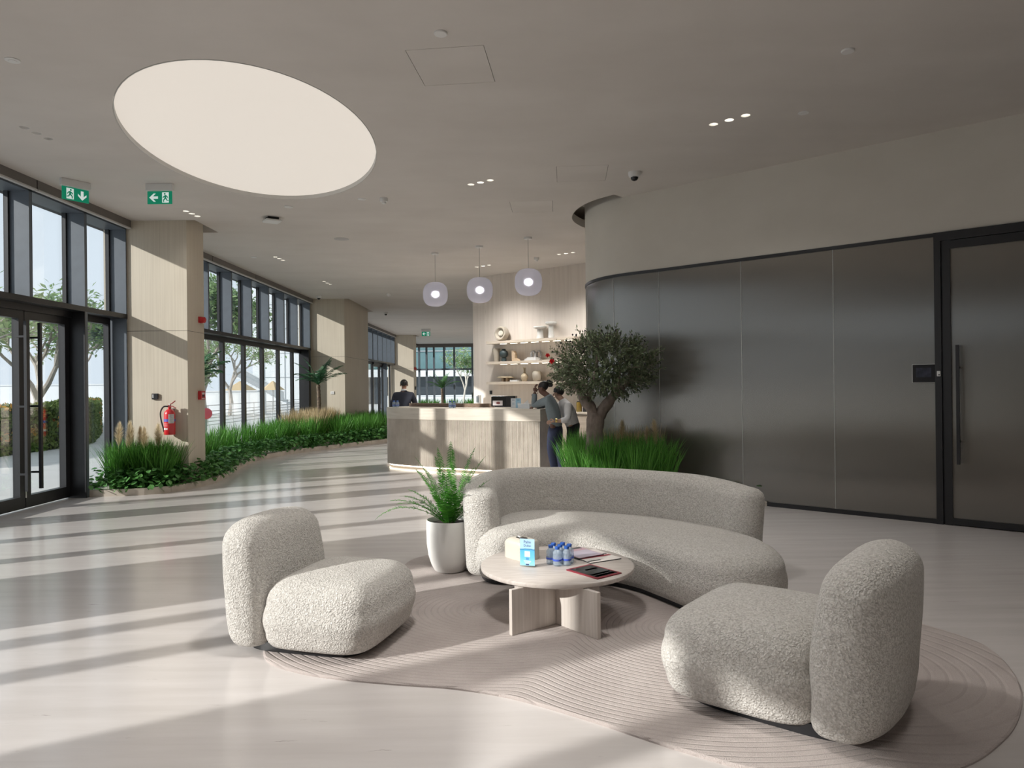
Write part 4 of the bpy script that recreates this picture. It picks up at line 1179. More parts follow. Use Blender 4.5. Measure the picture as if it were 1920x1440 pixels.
# ---------------------------------------------------------------- pendants
def globe_mat():
    m, nt, b = new_mat('frosted_globe')
    out = nt.nodes['Material Output']; nt.nodes.remove(b)
    d = node(nt, 'ShaderNodeBsdfDiffuse'); d.inputs['Color'].default_value = (0.60, 0.59, 0.61, 1)
    tl = node(nt, 'ShaderNodeBsdfTranslucent'); tl.inputs['Color'].default_value = (0.50, 0.49, 0.52, 1)
    rf = node(nt, 'ShaderNodeBsdfRefraction', Roughness=0.62, IOR=1.2); rf.inputs['Color'].default_value = (0.95, 0.93, 1, 1)
    m1 = node(nt, 'ShaderNodeMixShader'); m1.inputs['Fac'].default_value = 0.5
    L_(nt, d.outputs[0], m1.inputs[1]); L_(nt, tl.outputs[0], m1.inputs[2])
    m2 = node(nt, 'ShaderNodeMixShader'); m2.inputs['Fac'].default_value = 0.38
    L_(nt, m1.outputs[0], m2.inputs[1]); L_(nt, rf.outputs[0], m2.inputs[2]); L_(nt, m2.outputs[0], out.inputs['Surface'])
    return m
gm = globe_mat(); bulb = emit_mat('bulb', (0.97, 0.95, 1.0), 12.0)
for (x, y, z), lb in zip(((-1.477, 13.87, 3.288), (-0.581, 13.23, 3.276), (0.31, 12.51, 3.31)),
                         ('frosted globe pendant nearest the glass front', 'frosted globe pendant in the middle of the three', 'frosted globe pendant nearest the reeded glass')):
    t = thing('globe_pendant', lb, 'pendant lamp', (x, y, z))
    prof = []
    for k in range(17):
        a = -PI / 2 + PI * k / 16
        c, s = math.cos(a), math.sin(a)
        prof.append((0.242 * max(abs(c), 0.02) ** 0.72, 0.237 * math.copysign(abs(s) ** 0.80, s)))
    mb = MB(); mb.lathe(prof, 36); mb.build('globe', gm, t, smooth=True, angle=80)
    mb = MB(); mb.lathe([(0.01, -0.05), (0.045, -0.03), (0.055, 0.0), (0.045, 0.03), (0.01, 0.05)], 16); mb.build('bulb', bulb, t, smooth=True)
    mb = MB(); mb.tube([(0, 0, 0.23), (0, 0, ZC - z)], 0.005, 6); mb.build('cord', mat('cord_grey', (0.45, 0.44, 0.42), 0.6), t)
    mb = MB(); mb.lathe([(0.065, ZC - z - 0.035), (0.07, ZC - z - 0.03), (0.07, ZC - z)], 20); mb.build('canopy', M['white'], t, smooth=True)

# ---------------------------------------------------------------- shelves on the travertine wall
def TWP(t, off, z): return (TW0.x + tdir.x * t + tn.x * off, TW0.y + tdir.y * t + tn.y * off, z)
TROT = math.atan2(tdir.y, tdir.x)
shelf_m = streak_mat('pale_shelf', (0.50, 0.43, 0.35), (0.62, 0.55, 0.46), (4, 4, 40), rough=0.5)
shz = [2.46, 1.985, 1.52]
for k, (z, lb) in enumerate(zip(shz, ('top floating stone shelf with the ring bowl', 'middle floating stone shelf with the dark round bottle', 'lowest floating stone shelf with the slender vase'))):
    t = thing('floating_shelf', lb, 'shelf', TWP(1.90, 0.0, z), TROT)
    mb = MB(); mb.box((0, -0.16, 0.03), (2.45, 0.32, 0.06)); mb.build('shelf_board', shelf_m, t)
    if k < 2:
        for j in range(7):
            mb = MB(); mb.box((-0.85 + j * 0.30, -0.13, -0.004), (0.19, 0.02, 0.008)); mb.build('led_strip', led, t)
def deco(name, label, cat, t_, z, builder, off=0.16, rz=0.0):
    t = thing(name, label, cat, TWP(t_, off, z + 0.06), TROT + rz); builder(t); return t
cer_taupe = mat('ceramic_taupe', (0.40, 0.36, 0.30), 0.7, var=0.08); cer_cream = mat('ceramic_cream', (0.60, 0.56, 0.49), 0.7, var=0.08)
cer_blue = mat('ceramic_dark_teal', (0.035, 0.055, 0.06), 0.5, var=0.3); cer_sand = mat('ceramic_sand', (0.46, 0.38, 0.27), 0.7, var=0.1)
stone_w = mat('carved_white_stone', (0.62, 0.62, 0.60), 0.7, var=0.1); marble_g = mat('grey_marble', (0.30, 0.29, 0.28), 0.4, var=0.5, vs_=30)
book_w = mat('book_white', (0.66, 0.66, 0.66), 0.5); wood_l = mat('light_wood', (0.50, 0.38, 0.26), 0.55, var=0.1, vs_=20)
def f_ring(t):
    mb = MB(); prof = [(0.17, -0.06), (0.17, 0.05), (0.155, 0.075), (0.125, 0.075), (0.085, 0.02), (0.03, 0.0)]
    mb.lathe(prof, 36); o = mb.build('ring_body', cer_taupe, t, smooth=True, angle=50); o.location = (0, 0, 0.172); o.rotation_euler = (math.radians(82), 0, 0)
    mb = MB(); mb.lathe([(0.02, 0.0), (0.06, 0.01), (0.07, 0.04), (0.05, 0.06)], 24); o2 = mb.build('centre_disc', cer_cream, t, smooth=True); o2.location = (0, 0.0, 0.172); o2.rotation_euler = (math.radians(82), 0, 0)
deco('ring_bowl', 'taupe ceramic ring bowl standing upright on the top shelf', 'bowl', 1.02, shz[0], f_ring)
def f_mush(h, r, fl):
    def f(t):
        mb = MB()
        n = 20; prof = [(r * 0.55, 0), (r * 0.45, h * 0.3), (r * 0.40, h * 0.8)]
        mb.lathe(prof, n); mb.build('fluted_stem', stone_w, t)
        mb = MB(); mb.lathe([(r * 0.3, h * 0.76), (r * 0.95, h * 0.86), (r, h * 0.93), (r * 0.9, h)], 14); mb.build('scalloped_top', stone_w, t)
    return f
deco('carved_stool_ornament', 'shorter white carved mushroom ornament on the top shelf', 'ornament', 2.12, shz[0], f_mush(0.28, 0.155, 0))
deco('carved_stool_ornament', 'taller white carved mushroom ornament on the top shelf', 'ornament', 2.42, shz[0], f_mush(0.36, 0.13, 0))
def lathe_part(prof, m_, nm):
    def f(t):
        mb = MB(); mb.lathe(prof, 28); mb.build(nm, m_, t, smooth=True, angle=50)
    return f
deco('tapered_vase', 'tall tapered taupe vase on the middle shelf', 'vase', 0.86, shz[1], lathe_part([(0.06, 0), (0.065, 0.02), (0.095, 0.31), (0.088, 0.315), (0.08, 0.29), (0.03, 0.28)], cer_taupe, 'vase_body'))
def f_dark(t):
    mb = MB(); mb.lathe([(0.06, 0), (0.06, 0.075), (0.035, 0.08), (0.085, 0.12), (0.105, 0.175), (0.09, 0.235), (0.05, 0.262), (0.04, 0.268), (0.042, 0.295), (0.03, 0.295)], 28); mb.build('vase_body', cer_blue, t, smooth=True, angle=50)
deco('round_bottle', 'dark teal round bottle with a foot on the middle shelf', 'vase', 1.08, shz[1], f_dark)
def f_bookend(t):
    pts = [(-0.07, 0), (0.12, 0), (0.10, 0.025), (0.05, 0.06), (0.02, 0.065), (0.02, 0.16), (-0.03, 0.235), (-0.07, 0.245)]
    mb = MB(); n = len(pts)
    mb.add([(a, -0.05, b) for a, b in pts] + [(a, 0.05, b) for a, b in pts], [tuple(range(n)), tuple(range(2 * n - 1, n - 1, -1))] + [(i, n + i, n + (i + 1) % n, (i + 1) % n) for i in range(n)]); mb.build('carved_block', wood_l, t)
deco('carved_bookend', 'light wood stepped ornament on the middle shelf', 'ornament', 1.42, shz[1], f_bookend)
def f_book(w_, d_, h_, m_):
    def f(t):
        mb = MB(); mb.box((0, 0, h_ / 2), (w_ * 0.97, d_ * 0.97, h_ * 0.8)); mb.build('pages', M['white'], t)
        mb = MB(); mb.box((0, 0, h_ * 0.95), (w_, d_, h_ * 0.1)); mb.box((0, 0, h_ * 0.05), (w_, d_, h_ * 0.1)); mb.box((0, -d_ / 2, h_ / 2), (w_, 0.004, h_)); mb.build('cover', m_, t)
    return f
deco('book', 'larger white book under the arch ornaments on the middle shelf', 'book', 1.92, shz[1], f_book(0.32, 0.22, 0.04, book_w))
deco('book', 'smaller white book on the larger one on the middle shelf', 'book', 1.94, shz[1] + 0.04, f_book(0.24, 0.2, 0.032, book_w))
def f_arch(t):
    mb = MB(); pts = [(-0.05, 0), (-0.055, 0.07)] + [(0.055 * math.cos(a), 0.085 + 0.05 * math.sin(a)) for a in [PI - PI * k / 8 for k in range(9)]] + [(0.055, 0.07), (0.05, 0.0)]
    mb.tube([(a, 0, b) for a, b in pts], 0.024, 8); mb.build('arch', marble_g, t, smooth=True)
deco('arch_ornament', 'grey marble arch ornament on the books, nearer the bookend', 'ornament', 1.93, shz[1] + 0.072, f_arch)
deco('arch_ornament', 'grey marble arch ornament on the books, nearer the tree', 'ornament', 2.04, shz[1] + 0.072, f_arch, off=0.10)
def f_ped(t):
    mb = MB(); mb.lathe([(0.20, 0.085), (0.21, 0.10), (0.17, 0.115), (0.02, 0.105)], 32, sx=1.05, sy=0.75); mb.build('dish', cer_sand, t, smooth=True, angle=50)
    mb = MB(); mb.box((-0.06, 0, 0.044), (0.06, 0.1, 0.088)); mb.box((0.06, 0, 0.044), (0.05, 0.1, 0.088)); mb.build('foot', wood_l, t)
deco('pedestal_dish', 'sand coloured dish on wooden feet on the lowest shelf', 'dish', 1.13, shz[2], f_ped)
deco('book', 'thin white book lying alone on the lowest shelf', 'book', 1.42, shz[2], f_book(0.22, 0.16, 0.035, book_w))
deco('slender_vase', 'slender sand bottle vase on the lowest shelf', 'vase', 1.69, shz[2], lathe_part([(0.045, 0), (0.06, 0.02), (0.085, 0.09), (0.07, 0.15), (0.03, 0.19), (0.022, 0.24), (0.03, 0.30), (0.042, 0.315), (0.03, 0.315)], cer_sand, 'vase_body'), off=0.18)
deco('rounded_vase', 'taupe rounded vase on the lowest shelf above the leaning person', 'vase', 2.03, shz[2], lathe_part([(0.07, 0), (0.10, 0.04), (0.115, 0.12), (0.105, 0.19), (0.08, 0.225), (0.05, 0.232), (0.02, 0.22)], cer_taupe, 'vase_body'))
# wall plate and back cabinet
t = thing('wall_switch', 'black square switch plate on the travertine wall', 'switch', TWP(0.55, 0.0, 1.33), TROT)
mb = MB(); mb.box((0, -0.008, 0), (0.075, 0.016, 0.085)); mb.build('plate', M['black'], t, bevel=0.003)
mb = MB(); mb.box((0, -0.018, 0), (0.045, 0.006, 0.05)); mb.build('rocker', M['blackmatt'], t)
t = thing('wall_intercom', 'small grey intercom stand at the travertine wall corner', 'intercom', (-0.80, 16.9, 0.9), TROT)
mb = MB(); mb.box((0, 0, 0.26), (0.13, 0.05, 0.22)); mb.build('case', M['white'], t, bevel=0.006)
mb = MB(); mb.box((-0.01, -0.027, 0.27), (0.075, 0.004, 0.15)); mb.build('screen', mat('screen_grey', (0.22, 0.25, 0.28), 0.2), t)
mb = MB(); mb.box((0, 0, 0.075), (0.05, 0.05, 0.15)); mb.build('stand', M['white'], t)
cb = thing('back_cabinet', 'pale stone back cabinet under the shelves', 'cabinet', TWP(2.05, 0.0, 0.0), TROT)
mb = MB(); mb.box((0, -0.30, 0.43), (4.1, 0.56, 0.86)); mb.build('body', shelf_m, cb)
mb = MB(); mb.box((0, -0.305, 0.90), (4.14, 0.60, 0.04)); mb.build('worktop', M['trav_h'], cb)
for k in range(5):
    mb = MB(); mb.box((-1.64 + 0.82 * k, -0.59, 0.45), (0.80, 0.02, 0.76)); dr = mb.build('door', shelf_m, cb)
WZ = 0.92
def on_cab(name, label, cat, t_, off, rz=0): return thing(name, label, cat, TWP(t_, off, WZ), TROT + rz)
t = on_cab('kettle', 'black electric kettle on the back cabinet', 'kettle', 2.88, 0.34)
mb = MB(); mb.lathe([(0.085, 0), (0.085, 0.02)], 20); mb.build('power_base', M['blackmatt'], t)
mb = MB(); mb.lathe([(0.075, 0.022), (0.078, 0.03), (0.062, 0.24), (0.055, 0.25), (0.02, 0.258)], 20); mb.build('jug', mat('kettle_black', (0.012, 0.012, 0.012), 0.25), t, smooth=True)
mb = MB(); mb.tube([(0.06, 0, 0.22), (0.115, 0, 0.20), (0.12, 0, 0.10), (0.075, 0, 0.05)], 0.012, 6); mb.build('handle', M['blackmatt'], t, smooth=True)
mb = MB(); mb.tube([(-0.055, 0, 0.2), (-0.085, 0, 0.235)], [0.022, 0.012], 8); mb.build('spout', M['blackmatt'], t)
t = on_cab('amber_canister', 'amber glass canister beside the kettle', 'canister', 3.22, 0.30)
mb = MB(); mb.lathe([(0.055, 0), (0.058, 0.01), (0.058, 0.20), (0.05, 0.205)], 20); mb.build('jar', mat('amber_glass', (0.25, 0.17, 0.03), 0.2, spec=0.7), t, smooth=True)
mb = MB(); mb.lathe([(0.05, 0.2), (0.05, 0.225)], 20); mb.build('lid', M['black'], t)
t = on_cab('coffee_grinder', 'black coffee grinder behind the amber canister', 'coffee grinder', 3.36, 0.24)
mb = MB(); mb.box((0, 0, 0.11), (0.10, 0.14, 0.22)); mb.build('body', M['blackmatt'], t, bevel=0.01)
mb = MB(); mb.lathe([(0.04, 0.22), (0.065, 0.30), (0.06, 0.305)], 16); mb.build('hopper', M['black'], t)

# ================================================================ fittings on columns and glass wall
# fire extinguisher on the first column
t = thing('fire_extinguisher', 'red fire extinguisher hung on the oak column above the grass', 'fire extinguisher', (-5.24, 10.855, 0.80))
mb = MB(); mb.lathe([(0.074, 0.0), (0.08, 0.01), (0.08, 0.31), (0.072, 0.35), (0.045, 0.38), (0.022, 0.392), (0.022, 0.42)], 28); mb.build('cylinder', M['red'], t, smooth=True, angle=50)
mb = MB(); mb.lathe([(0.0808, 0.20), (0.0808, 0.24)], 28, cap0=False, cap1=False); mb.build('blue_band', mat('band_blue', (0.10, 0.10, 0.45), 0.4), t, smooth=True)
# printed white label wrapped round part of the cylinder
def wrap(z0, z1, a0, a1, r_, nm, m_, parent):
    mb = MB(); n = 8; vs_ = []
    for k in range(n + 1):
        a = a0 + (a1 - a0) * k / n
        vs_ += [(r_ * math.cos(a), r_ * math.sin(a), z0), (r_ * math.cos(a), r_ * math.sin(a), z1)]
    mb.add(vs_, [(2 * k, 2 * k + 2, 2 * k + 3, 2 * k + 1) for k in range(n)]); return mb.build(nm, m_, parent, smooth=True)
wrap(0.175, 0.315, -1.35, -0.25, 0.0813, 'paper_tag', mat('paper_tag', (0.55, 0.55, 0.55), 0.6, var=0.2, vs_=60), t)
for z0, z1 in ((0.165, 0.172), (0.145, 0.152), (0.125, 0.13)): wrap(z0, z1, -2.5, -1.5, 0.0808, 'print_line', mat('print_pink', (0.75, 0.35, 0.35), 0.5), t)
wrap(0.075, 0.108, -2.5, -1.9, 0.0808, 'print_code', M['white'], t); wrap(0.078, 0.105, -1.8, -1.5, 0.0808, 'print_code', M['white'], t)
mb = MB(); mb.bb(-0.018, 0.018, -0.018, 0.018, 0.41, 0.455); mb.tube([(-0.01, 0, 0.455), (0.05, -0.03, 0.475), (0.11, -0.05, 0.515)], 0.008, 6); mb.tube([(0, 0, 0.43), (0.06, -0.03, 0.435), (0.12, -0.05, 0.405)], 0.008, 6); mb.build('valve_lever', mat('lever_red', (0.25, 0.03, 0.03), 0.4), t)
mb = MB(); mb.lathe([(0.014, 0.45), (0.014, 0.475)], 10, c=(0.01, -0.012, 0)); mb.build('gauge', M['white'], t)
mb = MB(); mb.tube(catmull([(-0.015, -0.01, 0.432), (-0.08, -0.03, 0.425), (-0.125, -0.03, 0.34), (-0.115, -0.03, 0.22), (-0.085, -0.03, 0.10), (-0.075, -0.03, 0.04)], 6, closed=False), 0.011, 8); mb.build('hose', M['blackmatt'], t, smooth=True)
mb = MB(); mb.tube([(-0.075, -0.03, 0.045), (-0.07, -0.03, 0.0)], [0.014, 0.017], 8); mb.build('nozzle', mat('nozzle_brass', (0.5, 0.42, 0.2), 0.4), t)
mb = MB(); mb.bb(-0.03, 0.03, 0.06, 0.095, 0.36, 0.40); mb.build('wall_hook', M['steel'], t)
def wall_box(name, label, cat, x, y, z, w_, h_, d_, m_, face, inner=None, bev=0.004):
    """face: 'front' plate looks at -y, 'side' plate looks at +x"""
    t = thing(name, label, cat, (x, y, z), 0 if face == 'front' else PI / 2)
    mb = MB(); mb.box((0, -d_ / 2, 0), (w_, d_, h_)); mb.build('case', m_, t, bevel=bev)
    if inner:
        for k, (cx, cz, ww, hh, mm, nm) in enumerate(inner):
            mb = MB(); mb.box((cx, -d_ - 0.001, cz), (ww, 0.003, hh)); mb.build(nm, mm, t)
    return t
wall_box('access_reader', 'black square access reader on the oak column', 'access reader', -5.50, 10.95, 1.385, 0.095, 0.09, 0.03, M['black'], 'front', [(-0.025, 0.005, 0.014, 0.055, M['white'], 'light_strip')])
wall_box('fire_call_point', 'red fire call point on the side of the oak column', 'alarm', -5.0, 11.38, 1.39, 0.17, 0.135, 0.05, M['redmatt'], 'side', [(0.0, 0.03, 0.09, 0.03, M['white'], 'instruction_plate'), (0.0, -0.05, 0.11, 0.014, M['white'], 'text_strip'), (0.0, -0.008, 0.07, 0.035, M['blackmatt'], 'press_plate')])
t = thing('fire_siren', 'red round fire siren high on the side of the oak column', 'alarm', (-5.0, 11.40, 2.60), PI / 2)
for r_, y0, y1 in ((0.055, 0.0, -0.05),):
    mb = MB(); mb.lathe([(0.05, 0), (0.055, 0.02), (0.045, 0.06), (0.05, 0.075), (0.03, 0.09)], 18); o = mb.build('horn', M['redmatt'], t, smooth=True); o.rotation_euler = (PI / 2, 0, 0)
mb = MB(); mb.box((0, -0.008, 0), (0.13, 0.016, 0.10)); mb.build('base_plate', M['redmatt'], t, bevel=0.004)
wall_box('socket_plate', 'white square plate on the wide oak pier beside the palm shadow', 'socket', -5.30, 20.95, 1.33, 0.11, 0.09, 0.015, M['white'], 'front', [(0, 0, 0.05, 0.05, mat('socket_grey', (0.6, 0.6, 0.6), 0.4), 'socket_face')])
wall_box('fire_siren', 'small red siren on the farthest oak column edge', 'alarm', -5.0, 36.4, 2.4, 0.4, 0.13, 0.1, M['redmatt'], 'side', [(0, 0, 0.2, 0.05, M['blackmatt'], 'grille')])
wall_box('access_reader', 'dark access reader on the farthest oak column', 'access reader', -4.98, 36.5, 1.40, 0.3, 0.17, 0.04, M['black'], 'side', [(0, 0.03, 0.1, 0.05, M['blackmatt'], 'screen')])
# tablet on the reeded glass
def on_glass(name, label, cat, tt, z, off=0.0):
    return thing(name, label, cat, (4.44 + GDIR[0] * tt + GNRM[0] * off, 7.44 + GDIR[1] * tt + GNRM[1] * off, z), GROT)
t = on_glass('door_tablet', 'black tablet in a pale rim fixed to the reeded glass beside the door', 'tablet', -0.085, 1.575, 0.002)
mb = MB(); mb.box((0, -0.008, 0), (0.262, 0.016, 0.20)); mb.build('rim', mat('tablet_rim', (0.45, 0.45, 0.43), 0.4), t, bevel=0.012)
mb = MB(); mb.box((0, -0.0175, 0), (0.248, 0.004, 0.186)); mb.build('screen', mat('tablet_glass', (0.012, 0.014, 0.018), 0.06), t, bevel=0.0)
mb = MB(); mb.box((-0.02, -0.0202, 0.01), (0.14, 0.001, 0.10)); mb.build('dim_display', mat('tablet_dim', (0.03, 0.035, 0.055), 0.1, var=0.5, vs_=20), t)
t = on_glass('door_button', 'small white push button on the black door jamb', 'button', 0.035, 1.57, 0.03)
mb = MB(); mb.box((0, -0.006, 0), (0.034, 0.012, 0.055)); mb.build('plate', M['white'], t, bevel=0.004)
mb = MB(); mb.box((0.004, -0.0135, -0.012), (0.014, 0.003, 0.01)); mb.build('touch_spot', M['blackmatt'], t)

# ================================================================ PLANTERS
kerb_pts = [(-5.93, 9.92), (-5.3, 10.03), (-4.92, 10.33), (-4.72, 11.1), (-4.78, 11.8), (-4.98, 12.65), (-5.18, 13.9), (-5.22, 14.94), (-4.95, 16.07), (-4.25, 17.5), (-3.55, 18.7), (-3.30, 19.7), (-3.38, 21.3), (-3.9, 23.2), (-4.93, 24.4)]
kpath = [(p[0], p[1]) for p in resample([(a, b, 0) for a, b in catmull(kerb_pts, 6, closed=False)], 0.12)]
pb = thing('planter_kerb', 'long curved stone kerb planter along the glass front', 'planter')
i = 0
while i < len(kpath) - 1:
    j = min(i + 9, len(kpath) - 1)
    seg = kpath[i:j + 1]
    seg = [tuple(Vector(seg[0]).lerp(Vector(seg[1]), 0.02))] + seg[1:-1] + [tuple(Vector(seg[-1]).lerp(Vector(seg[-2]), 0.02))]
    mb = MB(); mb.wall(seg, 0.0, 0.095, 0.07); mb.build('kerb_stone', M['kerb'], pb)
    i = j
inner_ = offset_open(kpath, 0.07)
soil_poly = inner_ + [(-4.93, 24.38), (-4.93, 20.94), (-6.12, 20.94), (-6.12, 9.95)]
mb = MB(); mb.prism(soil_poly, 0.001, 0.06); mb.build('gravel_bed', M['gravel'], pb)
rk = [(3.03, 8.66), (2.6, 8.70), (2.0, 8.66), (1.42, 8.62), (0.92, 8.78), (0.68, 9.2), (0.74, 9.9), (0.95, 10.5), (1.14, 10.82)]
rpath = [(p[0], p[1]) for p in resample([(a, b, 0) for a, b in catmull(rk, 6, closed=False)], 0.1)]
pr_ = thing('planter_kerb', 'low stone kerb planter at the foot of the reeded glass', 'planter')
i = 0
while i < len(rpath) - 1:
    j = min(i + 9, len(rpath) - 1)
    mb = MB(); mb.wall(rpath[i:j + 1][::1], 0.0, 0.09, -0.07); mb.build('kerb_stone', M['kerb'], pr_); i = j
rin = offset_open(rpath, -0.07)
gl_edge = [p for p in GW if 8.6 < p[1] < 10.8]
gl_out = offset_open(gl_edge, -0.02)
mb = MB(); mb.prism(rin + gl_out, 0.001, 0.06); mb.build('gravel_bed', M['gravel'], pr_)
soil_r = rin + gl_out

def blades(seed, spots, h0, h1, spread, per, w0=0.0045, droop=0.35, lean=(0, 0), z0=0.05):
    r_ = random.Random(seed); v = []; f = []
    for bx, by in spots:
        for k in range(per):
            a = r_.uniform(0, 2 * PI); rr = r_.uniform(0, 0.05)
            x0, y0 = bx + rr * math.cos(a), by + rr * math.sin(a)
            h = r_.uniform(h0, h1); out = r_.uniform(0.05, spread) * h
            dx, dy = math.cos(a) * out + lean[0] * h, math.sin(a) * out + lean[1] * h
            pa = r_.uniform(0, PI); wx, wy = math.cos(pa) * w0, math.sin(pa) * w0
            o = len(v)
            for t, ww in ((0.0, 0.7), (0.45, 1.0), (0.8, 0.7), (1.0, 0.0)):
                kx = t ** 1.6
                z = z0 + h * (t - droop * (out / h) * t * t)
                cx, cy_ = x0 + dx * kx, y0 + dy * kx
                if ww: v += [(cx - wx * ww, cy_ - wy * ww, z), (cx + wx * ww, cy_ + wy * ww, z)]
                else: v.append((cx, cy_, z))
            f += [(o, o + 1, o + 3, o + 2), (o + 2, o + 3, o + 5, o + 4), (o + 4, o + 5, o + 6)]
    return v, f
r_ = random.Random(11)
def in_col(x, y, m_=0.06): return any(y0 - m_ < y < y1 + m_ and x < x1 + m_ for y0, y1, x1 in COLS)
spA, spB = [], []
for y in [9.98 + 0.05 * k for k in range(290)]:
    for _ in range(5 if y < 11 else 4):
        x = r_.uniform(-6.0, -3.3); yy = y + r_.uniform(0, 0.05)
        if not in_poly(x, yy, soil_poly) or in_col(x, yy): continue
        d = min((x - p[0]) ** 2 + (yy - p[1]) ** 2 for p in kpath) ** 0.5
        if yy < 10.95:
            if d > 0.27 and -5.92 < x < -5.08: spA.append((x, yy))
        elif d > 0.42: spB.append((x, yy))
spA = spA[:]
for _ in range(60):
    x = r_.uniform(-5.88, -5.12); yy = r_.uniform(10.32, 10.85)
    spA.append((x, yy))
v, f = blades(1, spA, 0.55, 0.80, 0.45, 26)
tag(raw('ornamental_grass', v, f, M['grass']), 'fine green ornamental grass in front of the oak column with the extinguisher', 'grass', kind='stuff')
v, f = blades(2, spB, 0.55, 0.82, 0.42, 20, w0=0.006)
tag(raw('ornamental_grass', v, f, M['grass']), 'long band of green ornamental grass below the folding glass doors', 'grass', kind='stuff')
# dry grass behind the band, before the pier
spD = [(r_.uniform(-5.85, -5.0), r_.uniform(17.8, 20.7)) for _ in range(150)]
v, f = blades(3, spD, 0.75, 0.98, 0.3, 14, w0=0.008)
tag(raw('dry_grass', v, f, M['drygrass']), 'beige dry grass behind the green band at the potted palm', 'grass', kind='stuff')
spR = []
for _ in range(900):
    x, yy = r_.uniform(0.65, 2.2), r_.uniform(8.6, 10.5)
    if in_poly(x, yy, soil_r) and min((x - p[0]) ** 2 + (yy - p[1]) ** 2 for p in GW) > 0.03 and (x - 1.03) ** 2 + (yy - 9.22) ** 2 > 0.02 and x < 1.95: spR.append((x, yy))
spR = spR[:200]
v, f = blades(4, spR, 0.62, 0.90, 0.42, 26, w0=0.0042)
tag(raw('ornamental_grass', v, f, M['grass']), 'tall green ornamental grass around the olive tree foot', 'grass', kind='stuff')
spR2 = [(r_.uniform(1.25, 1.9), r_.uniform(9.35, 9.55)) for _ in range(26)]
v, f = blades(5, spR2, 0.80, 0.98, 0.25, 12, w0=0.006)
tag(raw('dry_grass', v, f, M['drygrass']), 'beige dry grass between olive tree and reeded glass', 'grass', kind='stuff')
# pampas plumes by the column
def plume(seed):
    r2 = random.Random(seed); mb = MB()
    h = r2.uniform(0.78, 0.95)
    mb.tube([(0, 0, 0.05), (0.01, 0, h * 0.6), (0.03, 0.0, h)], [0.004, 0.003, 0.002], 4)
    for k in range(650):
        t = r2.uniform(0, 1); z = h * 0.72 + t * 0.30
        ra = 0.085 * math.sin(PI * min(1, t * 0.8 + 0.15)); a = r2.uniform(0, 2 * PI)
        c = Vector((0.02 + 0.015 * t, 0, z)); d = Vector((math.cos(a) * ra, math.sin(a) * ra, 0.05 + r2.uniform(0, 0.04)))
        s = Vector((-math.sin(a), math.cos(a), 0)) * 0.004
        mb.add([c - s, c + s, c + d], [(0, 1, 2)])
    return mb
for k, (x, y) in enumerate(((-5.80, 10.42), (-5.72, 10.55), (-5.62, 10.45), (-5.50, 10.56), (-5.42, 10.50), (-5.30, 10.60))):
    t = thing('pampas_plume', 'feathery cream pampas plume rising from the grass by the oak column', 'pampas plume', (x, y, 0.0), k * 1.1, 'pampas plumes by the column')
    mb = plume(k); mb.build('plume', M['plume'], t)
for k, (x, y) in enumerate(((1.42, 9.40), (1.75, 9.28), (1.86, 9.20))):
    t = thing('pampas_plume', 'feathery beige pampas plume rising from the grass by the reeded glass', 'pampas plume', (x, y, 0.0), k * 1.1, 'pampas plumes by the reeded glass')
    plume(20 + k).build('plume', M['plume'], t)

# ground cover leaves
def leaf_mesh(L, W_, seed):
    pts = [(0, 0, 0), (0.28 * L, 0.42 * W_, 0.05 * L), (0.62 * L, 0.48 * W_, 0.06 * L), (L, 0, -0.04 * L), (0.62 * L, -0.48 * W_, 0.06 * L), (0.28 * L, -0.42 * W_, 0.05 * L), (0.33 * L, 0, 0), (0.68 * L, 0, 0.0)]
    return pts, [(0, 6, 1), (1, 6, 7, 2), (2, 7, 3), (0, 5, 6), (5, 4, 7, 6), (4, 3, 7)]
def leaf_rot(r_):
    return Euler((r_.uniform(-0.5, 0.5), r_.uniform(-0.35, 1.0), r_.uniform(0, 2 * PI))).to_matrix()
gc = thing('ground_cover', 'leafy dark green ground cover creeping along the curved kerb', 'plant')
lp, lf_ = leaf_mesh(0.085, 0.07, 0)
me_leaf = []
for s_ in (0.8, 1.0, 1.2):
    me = bpy.data.meshes.new('leaf'); me.from_pydata([(a * s_, b * s_, c * s_) for a, b, c in lp], [], lf_); me.materials.append(M['gcover']); me_leaf.append(me)
cand = []
r_ = random.Random(21)
cum = len(kpath)
for i in range(cum - 1):
    p = Vector(kpath[i]); q = Vector(kpath[i + 1]); t = (q - p).normalized(); nn = Vector((-t.y, t.x))
    cnt = 52 if p.y < 13 else 40
    for _ in range(cnt):
        d = r_.uniform(-0.02, 0.50); s = r_.uniform(0, 1)
        c = p.lerp(q, s) + nn * d
        if in_col(c.x, c.y, 0.02) or c.x < -6.0: continue
        zmax = 0.33 * min(1.0, 0.45 + d / 0.28)
        z = 0.05 + zmax * r_.uniform(0.15, 1.0) ** 0.7
        cand.append((c.x, c.y, z, d))
cand.sort(key=lambda c: c[1] - 0.6 * c[2] + 0.5 * c[3])
near, rest = [], []
for k, c in enumerate(cand):
    (near if (k < 420 and k % 7 < 5 and len(near) < 300) else rest).append(c)
for c in near:
    o = bpy.data.objects.new('leaf', r_.choice(me_leaf)); C.objects.link(o); o.parent = gc
    o.location = c[:3]; o.rotation_euler = (r_.uniform(-0.5, 0.5), r_.uniform(-0.35, 1.0), r_.uniform(0, 2 * PI))
v, f = [], []
for c in rest:
    m3 = leaf_rot(r_); s_ = r_.uniform(0.75, 1.25); o = len(v)
    for p in lp: v.append(tuple(m3 @ (Vector(p) * s_) + Vector(c[:3])))
    f += [tuple(i + o for i in q) for q in lf_]
o = raw('leaf_mass', v, f, M['gcover'], gc); o['kind'] = 'stuff'
gr = thing('ground_cover', 'leafy ground cover behind the sofa at the reeded glass', 'plant')
v, f = [], []
